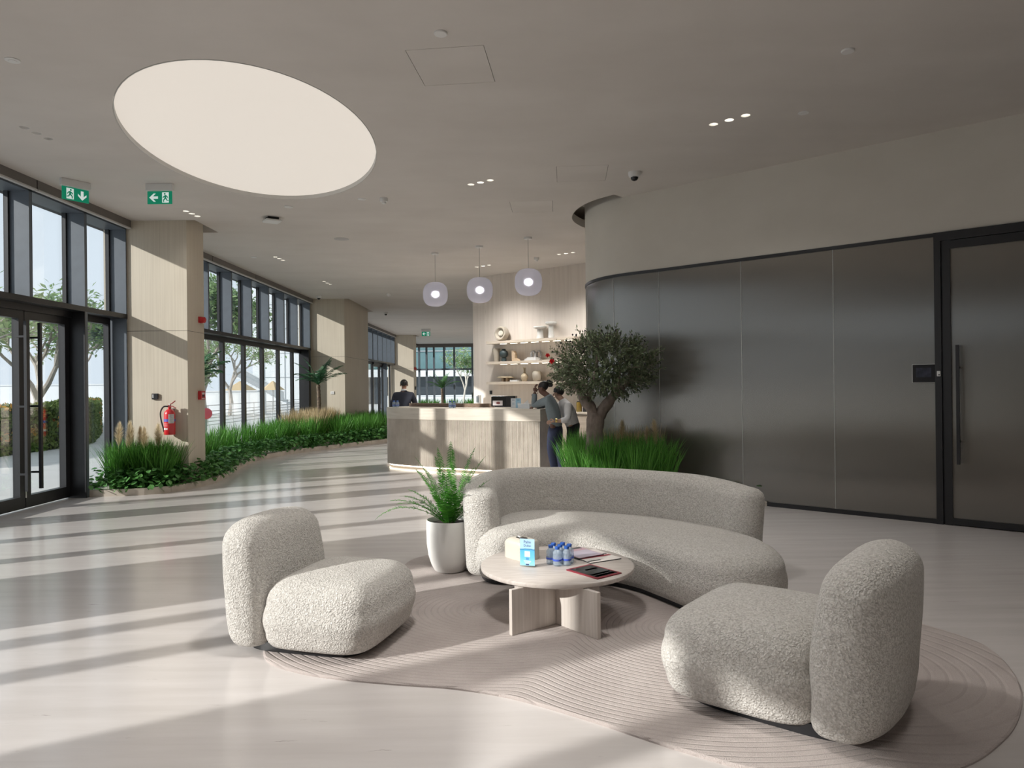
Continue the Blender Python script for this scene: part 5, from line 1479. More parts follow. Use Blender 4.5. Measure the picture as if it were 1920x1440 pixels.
for i in range(len(rpath) - 1):
    p = Vector(rpath[i]); q = Vector(rpath[i + 1]); t = (q - p).normalized(); nn = Vector((t.y, -t.x))
    for _ in range(22):
        c = p.lerp(q, r_.uniform(0, 1)) + nn * r_.uniform(0.0, 0.30)
        if not in_poly(c.x, c.y, soil_r): continue
        m3 = leaf_rot(r_); o = len(v); z = 0.06 + r_.uniform(0, 0.2)
        for pp in lp: v.append(tuple(m3 @ (Vector(pp) * r_.uniform(0.8, 1.0)) + Vector((c.x, c.y, z))))
        f += [tuple(k + o for k in qq) for qq in lf_]
o = raw('leaf_mass', v, f, M['gcover'], gr); o['kind'] = 'stuff'

# ---------------------------------------------------------------- olive tree
ot = thing('olive_tree', 'dense artificial olive tree with a forked gnarled trunk beside the counter', 'tree', (1.07, 9.22, 0.055))
ot.scale = (1.0, 0.98, 0.99)
def gnarl(pts, rad, seed, n=12, sub=5):
    r2 = random.Random(seed)
    path = catmull([tuple(p) + (r,) for p, r in zip(pts, rad)], sub, closed=False)
    mb = MB(); mb.tube([p[:3] for p in path], [p[3] for p in path], n)
    for k in range(len(mb.v)):
        p = Vector(mb.v[k]); nz = noise.noise(p * 7.0 + Vector((seed, 0, 0))) * 0.028 + noise.noise(p * 22.0) * 0.008
        ring = k // n
        if ring < len(path):
            c = Vector(path[ring][:3]); d = (p - c)
            if d.length > 1e-5: p = p + d.normalized() * nz
        mb.v[k] = tuple(p)
    return mb
gnarl([(-0.05, 0.0, 0.0), (-0.04, 0, 0.3), (-0.01, 0, 0.65), (0.0, 0, 0.95), (0.02, 0, 1.08)], [0.15, 0.115, 0.105, 0.12, 0.10], 1, 16).build('trunk', M['bark'], ot, smooth=True, angle=80)
boughs = [([(-0.01, 0, 1.0), (-0.06, 0, 1.15), (-0.16, 0.02, 1.32), (-0.28, 0.0, 1.50), (-0.35, 0.05, 1.75)], [0.085, 0.072, 0.055, 0.04, 0.02]),
          ([(0.02, 0, 1.0), (0.12, -0.02, 1.14), (0.26, 0.0, 1.30), (0.40, 0.03, 1.45), (0.52, 0.0, 1.65)], [0.085, 0.075, 0.06, 0.045, 0.02]),
          ([(-0.10, 0, 1.2), (-0.02, 0.1, 1.45), (0.05, 0.15, 1.75), (0.05, 0.1, 1.98)], [0.045, 0.035, 0.025, 0.012]),
          ([(0.26, 0.0, 1.28), (0.30, -0.15, 1.5), (0.3, -0.2, 1.8)], [0.04, 0.03, 0.012])]
for k, (p_, rr) in enumerate(boughs): gnarl(p_, rr, 5 + k, 8).build('bough', M['bark'], ot, smooth=True, angle=80)
r_ = random.Random(33)
v, f = [], []; vt = MB()
CR = Vector((0.13, 0.0, 1.68))
def crown_pt():
    while True:
        p = Vector((r_.uniform(-1, 1), r_.uniform(-1, 1), r_.uniform(-1, 1)))
        l = p.length
        if 0.35 < l < 1.0: return p
for k in range(900):
    p = crown_pt(); pw = Vector((p.x * 0.72, p.y * 0.46, p.z * 0.47))
    lump = 1.0 + 0.16 * noise.noise(p.normalized() * 2.3)
    pw *= lump
    if p.z < -0.5: pw.z *= 0.75 + 0.3 * abs(p.x)
    base = CR + pw * 0.86
    d = (Vector((p.x, p.y, p.z * 0.8 + 0.25)).normalized() + Vector((r_.uniform(-.4, .4), r_.uniform(-.4, .4), r_.uniform(-.3, .5)))).normalized()
    L = r_.uniform(0.10, 0.20)
    tip = base + d * L
    vt.tube([base, base.lerp(tip, 0.5), tip], [0.0035, 0.003, 0.0015], 3, cap=False)
    for j in range(15):
        t = (j + 0.5) / 15
        c = base.lerp(tip, t)
        a = r_.uniform(0, 2 * PI)
        side = d.cross(Vector((math.cos(a), math.sin(a), 0.3))).normalized()
        ld = (side * 0.8 + d * 0.7).normalized(); wv = ld.cross(d + Vector((r_.uniform(-.5, .5), r_.uniform(-.5, .5), r_.uniform(-.5, .5)))).normalized()
        ll = r_.uniform(0.035, 0.055); ww = ll * 0.19
        o = len(v)
        v += [tuple(c), tuple(c + ld * ll * 0.5 + wv * ww), tuple(c + ld * ll), tuple(c + ld * ll * 0.5 - wv * ww)]
        f.append((o, o + 1, o + 2, o + 3))
o = raw('leaf_crown', v, f, M['olive'], ot); o['kind'] = 'stuff'
o = vt.build('twigs', M['bark'], ot); o['kind'] = 'stuff'
vo = MB()
for k in range(50):
    p = crown_pt().normalized() * 1.03; c = CR + Vector((p.x * 0.72, p.y * 0.46, abs(p.z) * 0.50))
    vo.lathe([(0.002, -0.014), (0.010, -0.006), (0.010, 0.006), (0.002, 0.014)], 6, c=tuple(c))
o = vo.build('olives', mat('dark_olive', (0.02, 0.018, 0.02), 0.3), ot); o['kind'] = 'stuff'
for k, (x, y, z, s_) in enumerate(((-0.56, -0.28, 1.755, 0.034), (-0.60, -0.05, 1.84, 0.03))):
    mb = MB()
    for j in range(14):
        a = j * 2.4; el = 0.2 + 0.09 * j
        d = Vector((math.cos(a) * math.cos(el), math.sin(a) * math.cos(el), math.sin(el))); sd = d.cross(Vector((0, 0, 1))).normalized() * s_ * 0.5
        mb.add([(0, 0, 0), tuple(d * s_ * 0.7 + sd), tuple(d * s_ * 1.2), tuple(d * s_ * 0.7 - sd)], [(0, 1, 2, 3)])
    o = mb.build('red_flower', mat('flower_red', (0.65, 0.02, 0.03), 0.6), ot); o.location = (x, y, z); o.rotation_euler = (math.radians(80), 0, -0.6)

# ---------------------------------------------------------------- palms
def palm(name, label, loc, h, fr_specs, tr=0.05, Lf=0.75, mat_=None):
    t = thing(name, label, 'palm', loc)
    mb = MB(); nseg = 26; pts = []; rr = []
    for k in range(nseg + 1):
        q = k / nseg; pts.append((0.02 * math.sin(q * 3), 0, h * q)); rr.append(tr * (1.25 - 0.3 * q) * (1.12 if k % 2 else 0.95))
    mb.tube(pts, rr, 10); mb.build('trunk', M['palm_trunk'], t)
    for k, (az, L, a0, a1) in enumerate(fr_specs):
        r2 = random.Random(k + 50)
        N = 16; p = Vector((0, 0, 0)); pts = []
        for i in range(N + 1):
            pts.append(p.copy()); ang = a0 + (a1 - a0) * (i / N) ** 1.3
            p = p + Vector((math.sin(ang), 0, math.cos(ang))) * (L * Lf / N)
        mb = MB(); mb.tube(pts, [0.010 * (1 - 0.8 * i / N) for i in range(N + 1)], 4)
        for i in range(2, N + 1):
            for sub in (0, 0.5):
                c = pts[i].lerp(pts[i - 1], sub); tan = (pts[i] - pts[i - 1]).normalized(); q = (i - sub) / N
                wl_ = 0.24 * L * math.sin(PI * min(1, 0.15 + 0.8 * q)) * r2.uniform(0.85, 1.1)
                for s in (-1, 1):
                    d = (Vector((0, s, 0)) + tan * 0.75 + Vector((0, 0, r2.uniform(-0.35, 0.05)))).normalized()
                    w_ = tan * 0.009
                    mb.add([c - w_, c + w_, c + d * wl_ * 0.6 + w_ * 0.9, c + d * wl_ + Vector((0, 0, -0.02)), c + d * wl_ * 0.6 - w_ * 0.9], [(0, 1, 2, 3, 4)])
        o = mb.build('frond', mat_ or M['palm'], t); o.location = (0, 0, h); o.rotation_euler = (0, 0, math.radians(az))
    return t
pf = [(-160, 1.0, 0.45, 1.3), (-100, 0.9, 0.7, 1.9), (-20, 1.1, 0.9, 1.75), (40, 0.9, 0.25, 0.9), (10, 0.95, 0.2, 0.8), (100, 0.9, 0.6, 1.6), (160, 1.0, 0.8, 1.8), (-60, 0.8, 0.5, 1.5), (70, 1.0, 0.4, 1.1), (-135, 0.8, 0.9, 2.1), (-5, 1.0, 0.6, 1.4), (200, 0.95, 0.25, 0.8)]
palm('potted_palm', 'small palm with a ringed trunk in the grass before the wide oak pier', (-5.42, 19.85, 0.05), 1.52, pf, Lf=0.9)
palm('potted_palm', 'small palm half hidden behind the first oak column', (-5.70, 12.75, 0.05), 1.62, [(-150, 0.9, 0.5, 1.4), (-80, 0.9, 0.6, 1.7), (0, 1.0, 0.75, 1.6), (15, 0.95, 0.35, 1.25), (-20, 0.9, 0.95, 2.0), (60, 0.8, 0.3, 1.0), (120, 0.9, 0.6, 1.5)], Lf=0.72)
# ================================================================ PEOPLE
def skin(name, verts, edges, mat_, parent=None, sub=2, root=None):
    names = list(verts)
    me = bpy.data.meshes.new(name)
    me.from_pydata([verts[n][0] for n in names], [(names.index(a), names.index(b)) for a, b in edges], [])
    o = bpy.data.objects.new(name, me); C.objects.link(o)
    sm = o.modifiers.new('Skin', 'SKIN'); sm.use_smooth_shade = True
    sv = me.skin_vertices[0].data if me.skin_vertices else None
    if sv is None:
        bm = bmesh.new(); bm.from_mesh(me); bm.verts.layers.skin.verify(); bm.to_mesh(me); bm.free(); sv = me.skin_vertices[0].data
    for i, n in enumerate(names):
        r = verts[n][1]; sv[i].radius = r if isinstance(r, tuple) else (r, r)
        sv[i].use_root = (n == (root or names[0]))
    ss = o.modifiers.new('Sub', 'SUBSURF'); ss.levels = sub; ss.render_levels = sub
    dg = bpy.context.evaluated_depsgraph_get()
    m2 = bpy.data.meshes.new_from_object(o.evaluated_get(dg))
    bpy.data.objects.remove(o)
    m2.materials.clear(); m2.materials.append(mat_)
    m2.polygons.foreach_set('use_smooth', [True] * len(m2.polygons))
    r_o = bpy.data.objects.new(name, m2); C.objects.link(r_o)
    if parent is not None: r_o.parent = parent
    return r_o
skin_d = mat('skin_deep', (0.13, 0.062, 0.042), 0.5, var=0.05); skin_m = mat('skin_brown', (0.26, 0.13, 0.085), 0.5, var=0.05); skin_l = mat('skin_light', (0.48, 0.30, 0.22), 0.5, var=0.05)
hair_b = mat('hair_black', (0.012, 0.010, 0.010), 0.55, var=0.3, vs_=80)
sh_grey = mat('grey_blue_knit', (0.185, 0.225, 0.245), 0.85, var=0.06, vs_=30); sh_white = mat('white_shirt', (0.62, 0.62, 0.63), 0.8, var=0.05, vs_=12)
tr_navy = mat('navy_trousers', (0.018, 0.024, 0.055), 0.85, var=0.1); tr_black = mat('black_trousers', (0.012, 0.012, 0.015), 0.85, var=0.1); suit = mat('navy_suit', (0.014, 0.017, 0.030), 0.8, var=0.1)
shoe_m = mat('dark_shoe', (0.012, 0.011, 0.011), 0.4)
def V3(a, b, t): return tuple(a[i] + (b[i] - a[i]) * t for i in range(3))
def person(label, J, top, leg, skin_c, hair='short', cuff=0.9, hem=0.0, fat=1.0, hands=None, extra=None):
    """J: joints pelvis, chest, neck, head, crown, face (dir), shL, elL, haL, shR, elR, haR, hipL, knL, ftL, hipR, knR, ftR"""
    t = thing('person', label, 'person', (J['pelvis'][0], J['pelvis'][1], 0.0))
    off = Vector((J['pelvis'][0], J['pelvis'][1], 0))
    J = {k: (tuple(Vector(v) - off) if k != 'face' else v) for k, v in J.items()}
    f = Vector(J['face']).normalized(); head = Vector(J['head']); crown = Vector(J['crown'])
    up = (crown - head).normalized(); sd = f.cross(up).normalized()
    B = {'pelvis': (J['pelvis'], (0.10 * fat, 0.08 * fat)), 'waist': (V3(J['pelvis'], J['chest'], 0.5), (0.09 * fat, 0.075 * fat)), 'chest': (J['chest'], (0.11 * fat, 0.085 * fat)), 'neck': (J['neck'], 0.052),
         'jaw': (tuple(head - up * 0.055 + f * 0.012), (0.055, 0.062)), 'head': (tuple(head), (0.072, 0.085)), 'brow': (tuple(head + up * 0.05), (0.073, 0.088)), 'crown': (tuple(crown - up * 0.02), (0.045, 0.055))}
    E_ = [('pelvis', 'waist'), ('waist', 'chest'), ('chest', 'neck'), ('neck', 'jaw'), ('jaw', 'head'), ('head', 'brow'), ('brow', 'crown')]
    for s in 'LR':
        B['sh' + s] = (J['sh' + s], 0.048); B['el' + s] = (J['el' + s], 0.040); B['wr' + s] = (V3(J['el' + s], J['ha' + s], 0.92), 0.027)
        B['hip' + s] = (J['hip' + s], 0.065 * fat); B['kn' + s] = (J['kn' + s], 0.055); B['an' + s] = (V3(J['kn' + s], J['ft' + s], 0.97), 0.04)
        E_ += [('chest', 'sh' + s), ('sh' + s, 'el' + s), ('el' + s, 'wr' + s), ('pelvis', 'hip' + s), ('hip' + s, 'kn' + s), ('kn' + s, 'an' + s)]
    body = skin('body', B, E_, skin_c, t)
    # hands with five fingers
    for s in 'LR':
        w_ = Vector(V3(J['el' + s], J['ha' + s], 0.9)); h_ = Vector(J['ha' + s]); d = (h_ - Vector(J['el' + s])).normalized()
        curl = Vector(hands[s]) if hands and s in hands else Vector((0, 0, -1))
        sidev = d.cross(curl)
        if sidev.length < 0.1: sidev = d.cross(Vector((0, 1, 0)))
        sidev.normalize(); cu = sidev.cross(d).normalized() * -1
        if cu.dot(curl) < 0: cu = -cu
        pal = h_ + d * 0.055
        H = {'wrist': (tuple(w_), 0.026), 'palm': (tuple(h_ + d * 0.01), (0.034, 0.018)), 'knuckle': (tuple(pal), (0.038, 0.016))}
        skin('hand', H, [('wrist', 'palm'), ('palm', 'knuckle')], skin_c, t, 1)
        fl_ = [0.062, 0.072, 0.067, 0.052]
        for k in range(4):
            b0 = pal + sidev * (k - 1.5) * 0.019
            p1 = b0 + d * fl_[k] * 0.5 + cu * 0.012; p2 = p1 + (d * 0.6 + cu * 0.8).normalized() * fl_[k] * 0.5
            skin('finger', {'a': (tuple(b0 - d * 0.012), 0.0095), 'b': (tuple(b0), 0.0095), 'c': (tuple(p1), 0.0085), 'd': (tuple(p2), 0.007)}, [('a', 'b'), ('b', 'c'), ('c', 'd')], skin_c, t, 1)
        b0 = h_ - sidev * 0.03; p1 = b0 + (d * 0.6 - sidev * 0.7).normalized() * 0.035; p2 = p1 + (d * 0.9 + cu * 0.4).normalized() * 0.03
        skin('thumb', {'a': (tuple(h_), 0.012), 'b': (tuple(b0), 0.011), 'c': (tuple(p1), 0.010), 'd': (tuple(p2), 0.008)}, [('a', 'b'), ('b', 'c'), ('c', 'd')], skin_c, t, 1)
    # clothing
    T = {'pelvis': (V3(J['pelvis'], J['chest'], -0.10 - hem), (0.155 * fat, 0.125 * fat)), 'waist': (V3(J['pelvis'], J['chest'], 0.42), (0.14 * fat, 0.115 * fat)), 'chest': (J['chest'], (0.16 * fat, 0.125 * fat)), 'collar': (V3(J['chest'], J['neck'], 0.8), (0.085, 0.075)), 'collar_top': (V3(J['chest'], J['neck'], 1.0), (0.062, 0.058))}
    te = [('pelvis', 'waist'), ('waist', 'chest'), ('chest', 'collar'), ('collar', 'collar_top')]
    for s in 'LR':
        T['sh' + s] = (J['sh' + s], 0.078); T['el' + s] = (J['el' + s], 0.058); T['cu' + s] = (V3(J['el' + s], J['ha' + s], cuff), 0.043)
        te += [('chest', 'sh' + s), ('sh' + s, 'el' + s), ('el' + s, 'cu' + s)]
    skin('top_garment', T, te, top, t, 2, 'chest')
    P = {'belt': (V3(J['pelvis'], J['chest'], 0.12), (0.142 * fat, 0.115 * fat)), 'pelvis': (J['pelvis'], (0.152 * fat, 0.13 * fat))}
    pe = [('belt', 'pelvis')]
    for s in 'LR':
        P['hip' + s] = (J['hip' + s], 0.108 * fat); P['kn' + s] = (J['kn' + s], 0.075); P['an' + s] = (V3(J['kn' + s], J['ft' + s], 0.95), 0.062)
        pe += [('pelvis', 'hip' + s), ('hip' + s, 'kn' + s), ('kn' + s, 'an' + s)]
    skin('trousers', P, pe, leg, t, 2, 'pelvis')
    ff = Vector((f.x, f.y, 0)).normalized()
    for s in 'LR':
        a = Vector(J['ft' + s])
        skin('shoe', {'heel': ((a.x - ff.x * 0.05, a.y - ff.y * 0.05, 0.045), (0.04, 0.045)), 'mid': ((a.x + ff.x * 0.06, a.y + ff.y * 0.06, 0.04), (0.042, 0.038)), 'toe': ((a.x + ff.x * 0.16, a.y + ff.y * 0.16, 0.032), (0.036, 0.028))}, [('heel', 'mid'), ('mid', 'toe')], shoe_m, t, 1)
    # hair, ears, nose, eyes, mouth
    mb = MB(); n = 16
    for k in range(9):
        for i in range(n):
            a = 2 * PI * i / n
            ph = PI * (0.60 - 0.17 * math.cos(a)) * k / 8
            q = up * math.cos(ph) * 0.088 + (f * math.cos(a) * 0.103 + sd * math.sin(a) * 0.086) * math.sin(ph)
            if math.cos(a) > 0.3 and ph > 1.0: q = q * 0.86      # forehead stays free
            if math.cos(a) < 0: q = q * 1.04 - up * 0.02 * math.sin(ph) * -math.cos(a)
            mb.v.append(tuple(head + up * 0.035 + q))
    for k in range(8):
        for i in range(n): mb.f.append((k * n + i, k * n + (i + 1) % n, (k + 1) * n + (i + 1) % n, (k + 1) * n + i)); mb.m.append(0)
    mb.build('hair', hair_b, t, smooth=True, angle=180)
    if hair == 'bun':
        r2 = random.Random(2); mb = MB()
        bc = head - f * 0.115 + up * 0.06
        for _ in range(12):
            c = bc + Vector((r2.uniform(-.03, .03), r2.uniform(-.03, .03), r2.uniform(-.05, .045)))
            mb.lathe([(0.004, -0.028), (0.024, -0.012), (0.026, 0.008), (0.006, 0.028)], 8, c=tuple(c))
        mb.build('hair_bun', hair_b, t, smooth=True, angle=180)
    for s in (-1, 1):
        mb = MB(); c = head + sd * s * 0.080 - up * 0.005
        mb.lathe([(0.004, -0.028), (0.012, -0.015), (0.014, 0.012), (0.004, 0.030)], 8, c=tuple(c)); mb.build('ear', skin_c, t, smooth=True)
        mb = MB(); c = head + f * 0.083 + sd * s * 0.030 + up * 0.008
        mb.lathe([(0.003, -0.007), (0.011, -0.003), (0.011, 0.003), (0.003, 0.007)], 8, c=tuple(c)); mb.build('eye', hair_b, t)
    nb = head + f * 0.082
    mb = MB(); mb.tube([nb + up * 0.018, nb - up * 0.012 + f * 0.022, nb - up * 0.026 + f * 0.018], [0.006, 0.012, 0.010], 8); mb.build('nose', skin_c, t, smooth=True)
    mb = MB(); mc = head + f * 0.078 - up * 0.052; mb.tube([mc - sd * 0.024, mc + f * 0.006, mc + sd * 0.024], [0.004, 0.008, 0.004], 6); mb.build('mouth', mat('lips', (0.16, 0.06, 0.05), 0.5), t, smooth=True)
    if extra: extra(t, off)
    return t
def strap(p, d, r_, w_, m_, nm):
    def f(t, off):
        c = Vector(p) - off; dv = Vector(d).normalized()
        mb = MB(); mb.tube([c - dv * w_ / 2, c + dv * w_ / 2], r_, 14); mb.build(nm, m_, t, smooth=True, angle=50)
    return f
def extra_a(t, off):
    strap((0.357, 11.76, 1.33), (0.0, 0.0, 1.0), 0.035, 0.03, M['blackmatt'], 'watch')(t, off)
# A: leaning with an elbow on the counter, hand at the forehead
person('person in a grey knit top leaning an elbow on the counter, hand at the forehead', dict(
    pelvis=(0.705, 11.56, 0.86), chest=(0.655, 11.58, 1.17), neck=(0.575, 11.60, 1.335), head=(0.500, 11.62, 1.44), crown=(0.515, 11.62, 1.575), face=(-0.93, 0.15, -0.30),
    shL=(0.56, 11.46, 1.25), elL=(0.36, 11.77, 1.15), haL=(0.375, 11.66, 1.41), shR=(0.62, 11.74, 1.24), elR=(0.52, 11.98, 1.15), haR=(0.38, 11.86, 1.135),
    hipL=(0.67, 11.48, 0.80), knL=(0.615, 11.46, 0.47), ftL=(0.69, 11.44, 0.05), hipR=(0.74, 11.64, 0.80), knR=(0.74, 11.70, 0.46), ftR=(0.83, 11.72, 0.05)),
    sh_grey, tr_navy, skin_d, 'bun', 0.86, 0.30, 1.0, {'L': (0.6, -0.1, 0.4), 'R': (0, 0, -1)}, extra_a)
def extra_b(t, off):
    strap((0.70, 11.34, 0.925), (-1, 0, 0.05), 0.034, 0.028, mat('gold', (0.75, 0.55, 0.2), 0.3, 1.0), 'bracelet')(t, off)
# B: behind, in white, an arm round A
person('person in a white shirt bending behind the grey top, arm round that waist', dict(
    pelvis=(1.005, 11.86, 0.83), chest=(0.90, 11.82, 1.10), neck=(0.825, 11.84, 1.26), head=(0.775, 11.88, 1.355), crown=(0.765, 11.88, 1.49), face=(-0.85, 0.45, -0.25),
    shL=(0.91, 11.64, 1.14), elL=(0.885, 11.40, 0.93), haL=(0.66, 11.36, 0.91), shR=(0.87, 12.0, 1.14), elR=(0.72, 12.14, 1.14), haR=(0.50, 12.1, 1.135),
    hipL=(1.0, 11.78, 0.77), knL=(0.95, 11.75, 0.45), ftL=(1.02, 11.72, 0.05), hipR=(1.02, 11.95, 0.77), knR=(1.04, 11.98, 0.45), ftR=(1.10, 12.0, 0.05)),
    sh_white, tr_black, skin_l, 'short', 0.55, 0.22, 1.05, {'L': (0, 0.6, -0.5), 'R': (0, 0, -1)}, extra_b)
def extra_c(t, off):
    mb = MB(); mb.lathe([(0.06, 0), (0.058, 0.035), (0.055, 0.045)], 16); o = mb.build('shirt_collar', M['white'], t, smooth=True); o.location = (0.0, 0.035, 1.395)
# C: in a navy suit behind the counter, head bowed, back to the room
person('person in a navy suit standing with back turned behind the counter, head bowed', dict(
    pelvis=(-2.43, 15.9, 0.88), chest=(-2.43, 15.9, 1.20), neck=(-2.43, 15.93, 1.41), head=(-2.43, 15.98, 1.53), crown=(-2.43, 16.0, 1.665), face=(0.0, 0.9, -0.35),
    shL=(-2.62, 15.9, 1.30), elL=(-2.70, 15.95, 1.03), haL=(-2.56, 16.2, 1.02), shR=(-2.24, 15.9, 1.30), elR=(-2.15, 15.95, 1.03), haR=(-2.30, 16.2, 1.02),
    hipL=(-2.52, 15.9, 0.83), knL=(-2.53, 15.88, 0.47), ftL=(-2.54, 15.9, 0.05), hipR=(-2.34, 15.9, 0.83), knR=(-2.33, 15.88, 0.47), ftR=(-2.32, 15.9, 0.05)),
    suit, suit, skin_m, 'short', 0.92, 0.15, 1.12, None, extra_c)
# ================================================================ OUTSIDE
g = MB(); g.bb(-140, -6.34, -60, 160, -0.12, -0.02); g.bb(-6.34, 60, 45.4, 160, -0.12, -0.02)
struct(g.build('floor_terrace', M['pave']), 'pale paved terrace outside the glass front')
def hedge(label, path, th, h, n_leaf, seed, red=0.25):
    t = thing('hedge', label, 'hedge', (path[0][0], path[0][1], 0))
    ox, oy = path[0][0], path[0][1]
    pth = [(p[0] - ox, p[1] - oy) for p in path]
    mb = MB(); mb.wall(pth, 0, h * 0.92, th); mb.build('hedge_core', mat('hedge_core', (0.035, 0.05, 0.02), 0.9, var=0.4), t)
    r_ = random.Random(seed); v, f, v2, f2 = [], [], [], []
    rs = resample([(a, b, 0) for a, b in pth], 0.5)
    for _ in range(n_leaf):
        k = r_.randrange(len(rs) - 1); a = Vector(rs[k]).xy; b = Vector(rs[k + 1]).xy; d = (b - a).normalized(); nn = Vector((-d.y, d.x))
        side = r_.random()
        if side < 0.7: off, z = -r_.uniform(-0.05, 0.10), r_.uniform(0.0, h)
        else: off, z = r_.uniform(-0.05, th), h * r_.uniform(0.9, 1.05)
        c = a.lerp(b, r_.random()) + nn * off
        m3 = Euler((r_.uniform(0, 6), r_.uniform(0, 6), r_.uniform(0, 6))).to_matrix(); s_ = r_.uniform(0.04, 0.08)
        fl_ = noise.noise(Vector((c.x * 0.6, c.y * 0.6, z * 1.2 + seed))) > 0.18 and r_.random() < red * 3
        V_, F_ = (v2, f2) if fl_ else (v, f)
        o = len(V_)
        for q in ((-1, 0, 0), (0, 0.55, 0), (1, 0, 0), (0, -0.55, 0)): V_.append(tuple(m3 @ (Vector(q) * s_) + Vector((c.x, c.y, z))))
        F_.append((o, o + 1, o + 2, o + 3))
    o = raw('leaves', v, f, M['hedge'], t); o['kind'] = 'stuff'
    if v2: o = raw('coloured_leaves', v2, f2, M['hedge_red'], t); o['kind'] = 'stuff'
hedge('clipped hedge with orange and red leaves beyond the entrance doors', [(-11.8, 13.0), (-11.8, 19.8), (-14.0, 24.0), (-17.5, 30.0)], 1.2, 1.1, 16000, 3, red=0.12)
def tree(label, loc, h, seed, n_leaf=2500, leaf=0.09, bark=None, lm=None, spread=0.55, levels=5, tr=0.13, lean=(0, 0), name='garden_tree', group=None, r0=0.0):
    r_ = random.Random(seed)
    t = thing(name, label, 'tree', loc, 0, group)
    mb = MB(); tips = []
    def grow(p, d, L, r, lev):
        mid = p + d * L * 0.5 + Vector((r_.uniform(-1, 1), r_.uniform(-1, 1), 0)) * L * 0.08
        q = p + d * L
        mb.tube([p, mid, q], [r, r * 0.85, r * 0.7], 7 if lev < 2 else 5 if lev < 4 else 3, cap=False)
        if lev >= levels:
            tips.append((q, d)); return
        n = 3 if r_.random() < 0.55 else 2
        a0 = r_.uniform(0, 2 * PI)
        for k in range(n):
            a = a0 + 2 * PI * k / n + r_.uniform(-0.4, 0.4); sp = spread * r_.uniform(0.7, 1.25)
            ax = d.cross(Vector((0, 0, 1)) if abs(d.z) < 0.95 else Vector((1, 0, 0))).normalized(); bx = d.cross(ax)
            nd = (d + (ax * math.cos(a) + bx * math.sin(a)) * sp + Vector((0, 0, 0.10))).normalized()
            grow(q, nd, L * r_.uniform(0.68, 0.86), r * 0.66, lev + 1)
            if lev >= levels - 2: tips.append((q, nd))
    grow(Vector((0, 0, 0)), Vector((lean[0], lean[1], 1)).normalized(), h * 0.27, tr, 0)
    o = mb.build('trunk_and_branches', bark or M['bark_pale'], t, smooth=True)
    v, f = [], []
    for _ in range(n_leaf):
        q, d = r_.choice(tips); c = q + Vector((r_.gauss(0, 1), r_.gauss(0, 1), r_.gauss(0, 0.8))) * leaf * 1.6
        m3 = Euler((r_.uniform(-0.8, 0.8), r_.uniform(-0.8, 0.8), r_.uniform(0, 6.3))).to_matrix(); s_ = leaf * r_.uniform(0.7, 1.3)
        o = len(v)
        for w_ in ((-1, 0, 0), (0, 0.36, 0.05), (1, 0, -0.1), (0, -0.36, 0.05)): v.append(tuple(m3 @ (Vector(w_) * s_) + c))
        f.append((o, o + 1, o + 2, o + 3))
    o = raw('foliage', v, f, lm or M['tree_green'], t); o['kind'] = 'stuff'
    return t
tree('frangipani tree with a pale forked trunk behind the hedge at the entrance door', (-13.1, 19.6, 0), 4.6, 4, 2600, 0.11, levels=5, spread=0.6)
tree('frangipani tree with few leaves behind the hedge left of the forked one', (-13.4, 16.4, 0), 4.4, 9, 1300, 0.11, levels=5, spread=0.65)
tree('dense grey-green tree behind the hedge beside the oak column', (-18.5, 30.5, 0), 5.6, 12, 7000, 0.11, levels=5, spread=0.5, lm=leaf_mat('grey_green_leaf', (0.10, 0.17, 0.12), (0.30, 0.38, 0.30), 0.5, 0.3, 1.0))
tree('pale green garden tree outside the first folding doors', (-10.3, 23.6, 0), 4.9, 15, 6500, 0.12, levels=5, spread=0.45)
tree('dark twisted tree beside the red round sign outside', (-9.4, 20.6, 0), 2.8, 18, 900, 0.10, levels=4, spread=0.55, bark=mat('dark_bark', (0.10, 0.09, 0.08), 0.9, var=0.3), tr=0.10)
tree('slim tree with thin branches before the white tower', (-15.5, 39.0, 0), 5.2, 22, 1800, 0.12, levels=5, spread=0.6)
# railing along the terrace
t = thing('terrace_railing', 'white steel railing with thin horizontal bars along the terrace', 'railing', (-10.6, 22.5, 0))
wp = mat('white_steel', (0.70, 0.72, 0.73), 0.5)
for k in range(8):
    mb = MB(); mb.bb(-0.02, 0.02, 2.2 * k - 0.02, 2.2 * k + 0.02, 0, 0.92); mb.build('post', wp, t)
for z in (0.22, 0.34, 0.46, 0.58, 0.70, 0.90):
    mb = MB(); mb.bb(-0.012, 0.012, 0, 15.4, z - 0.014, z + 0.014); mb.build('bar', wp, t)
t = thing('round_sign', 'red round sign on a short post outside the folding doors', 'sign', (-8.75, 20.3, 0), 0.4)
mb = MB(); mb.lathe([(0.16, -0.01), (0.16, 0.01)], 24); o = mb.build('disc', mat('sign_red', (0.75, 0.06, 0.10), 0.5), t); o.location = (0, 0, 0.78); o.rotation_euler = (PI / 2, 0, 0)
mb = MB(); mb.tube([(0, 0.02, 0), (0, 0.02, 0.75)], 0.02, 8); mb.build('post', M['steel'], t)
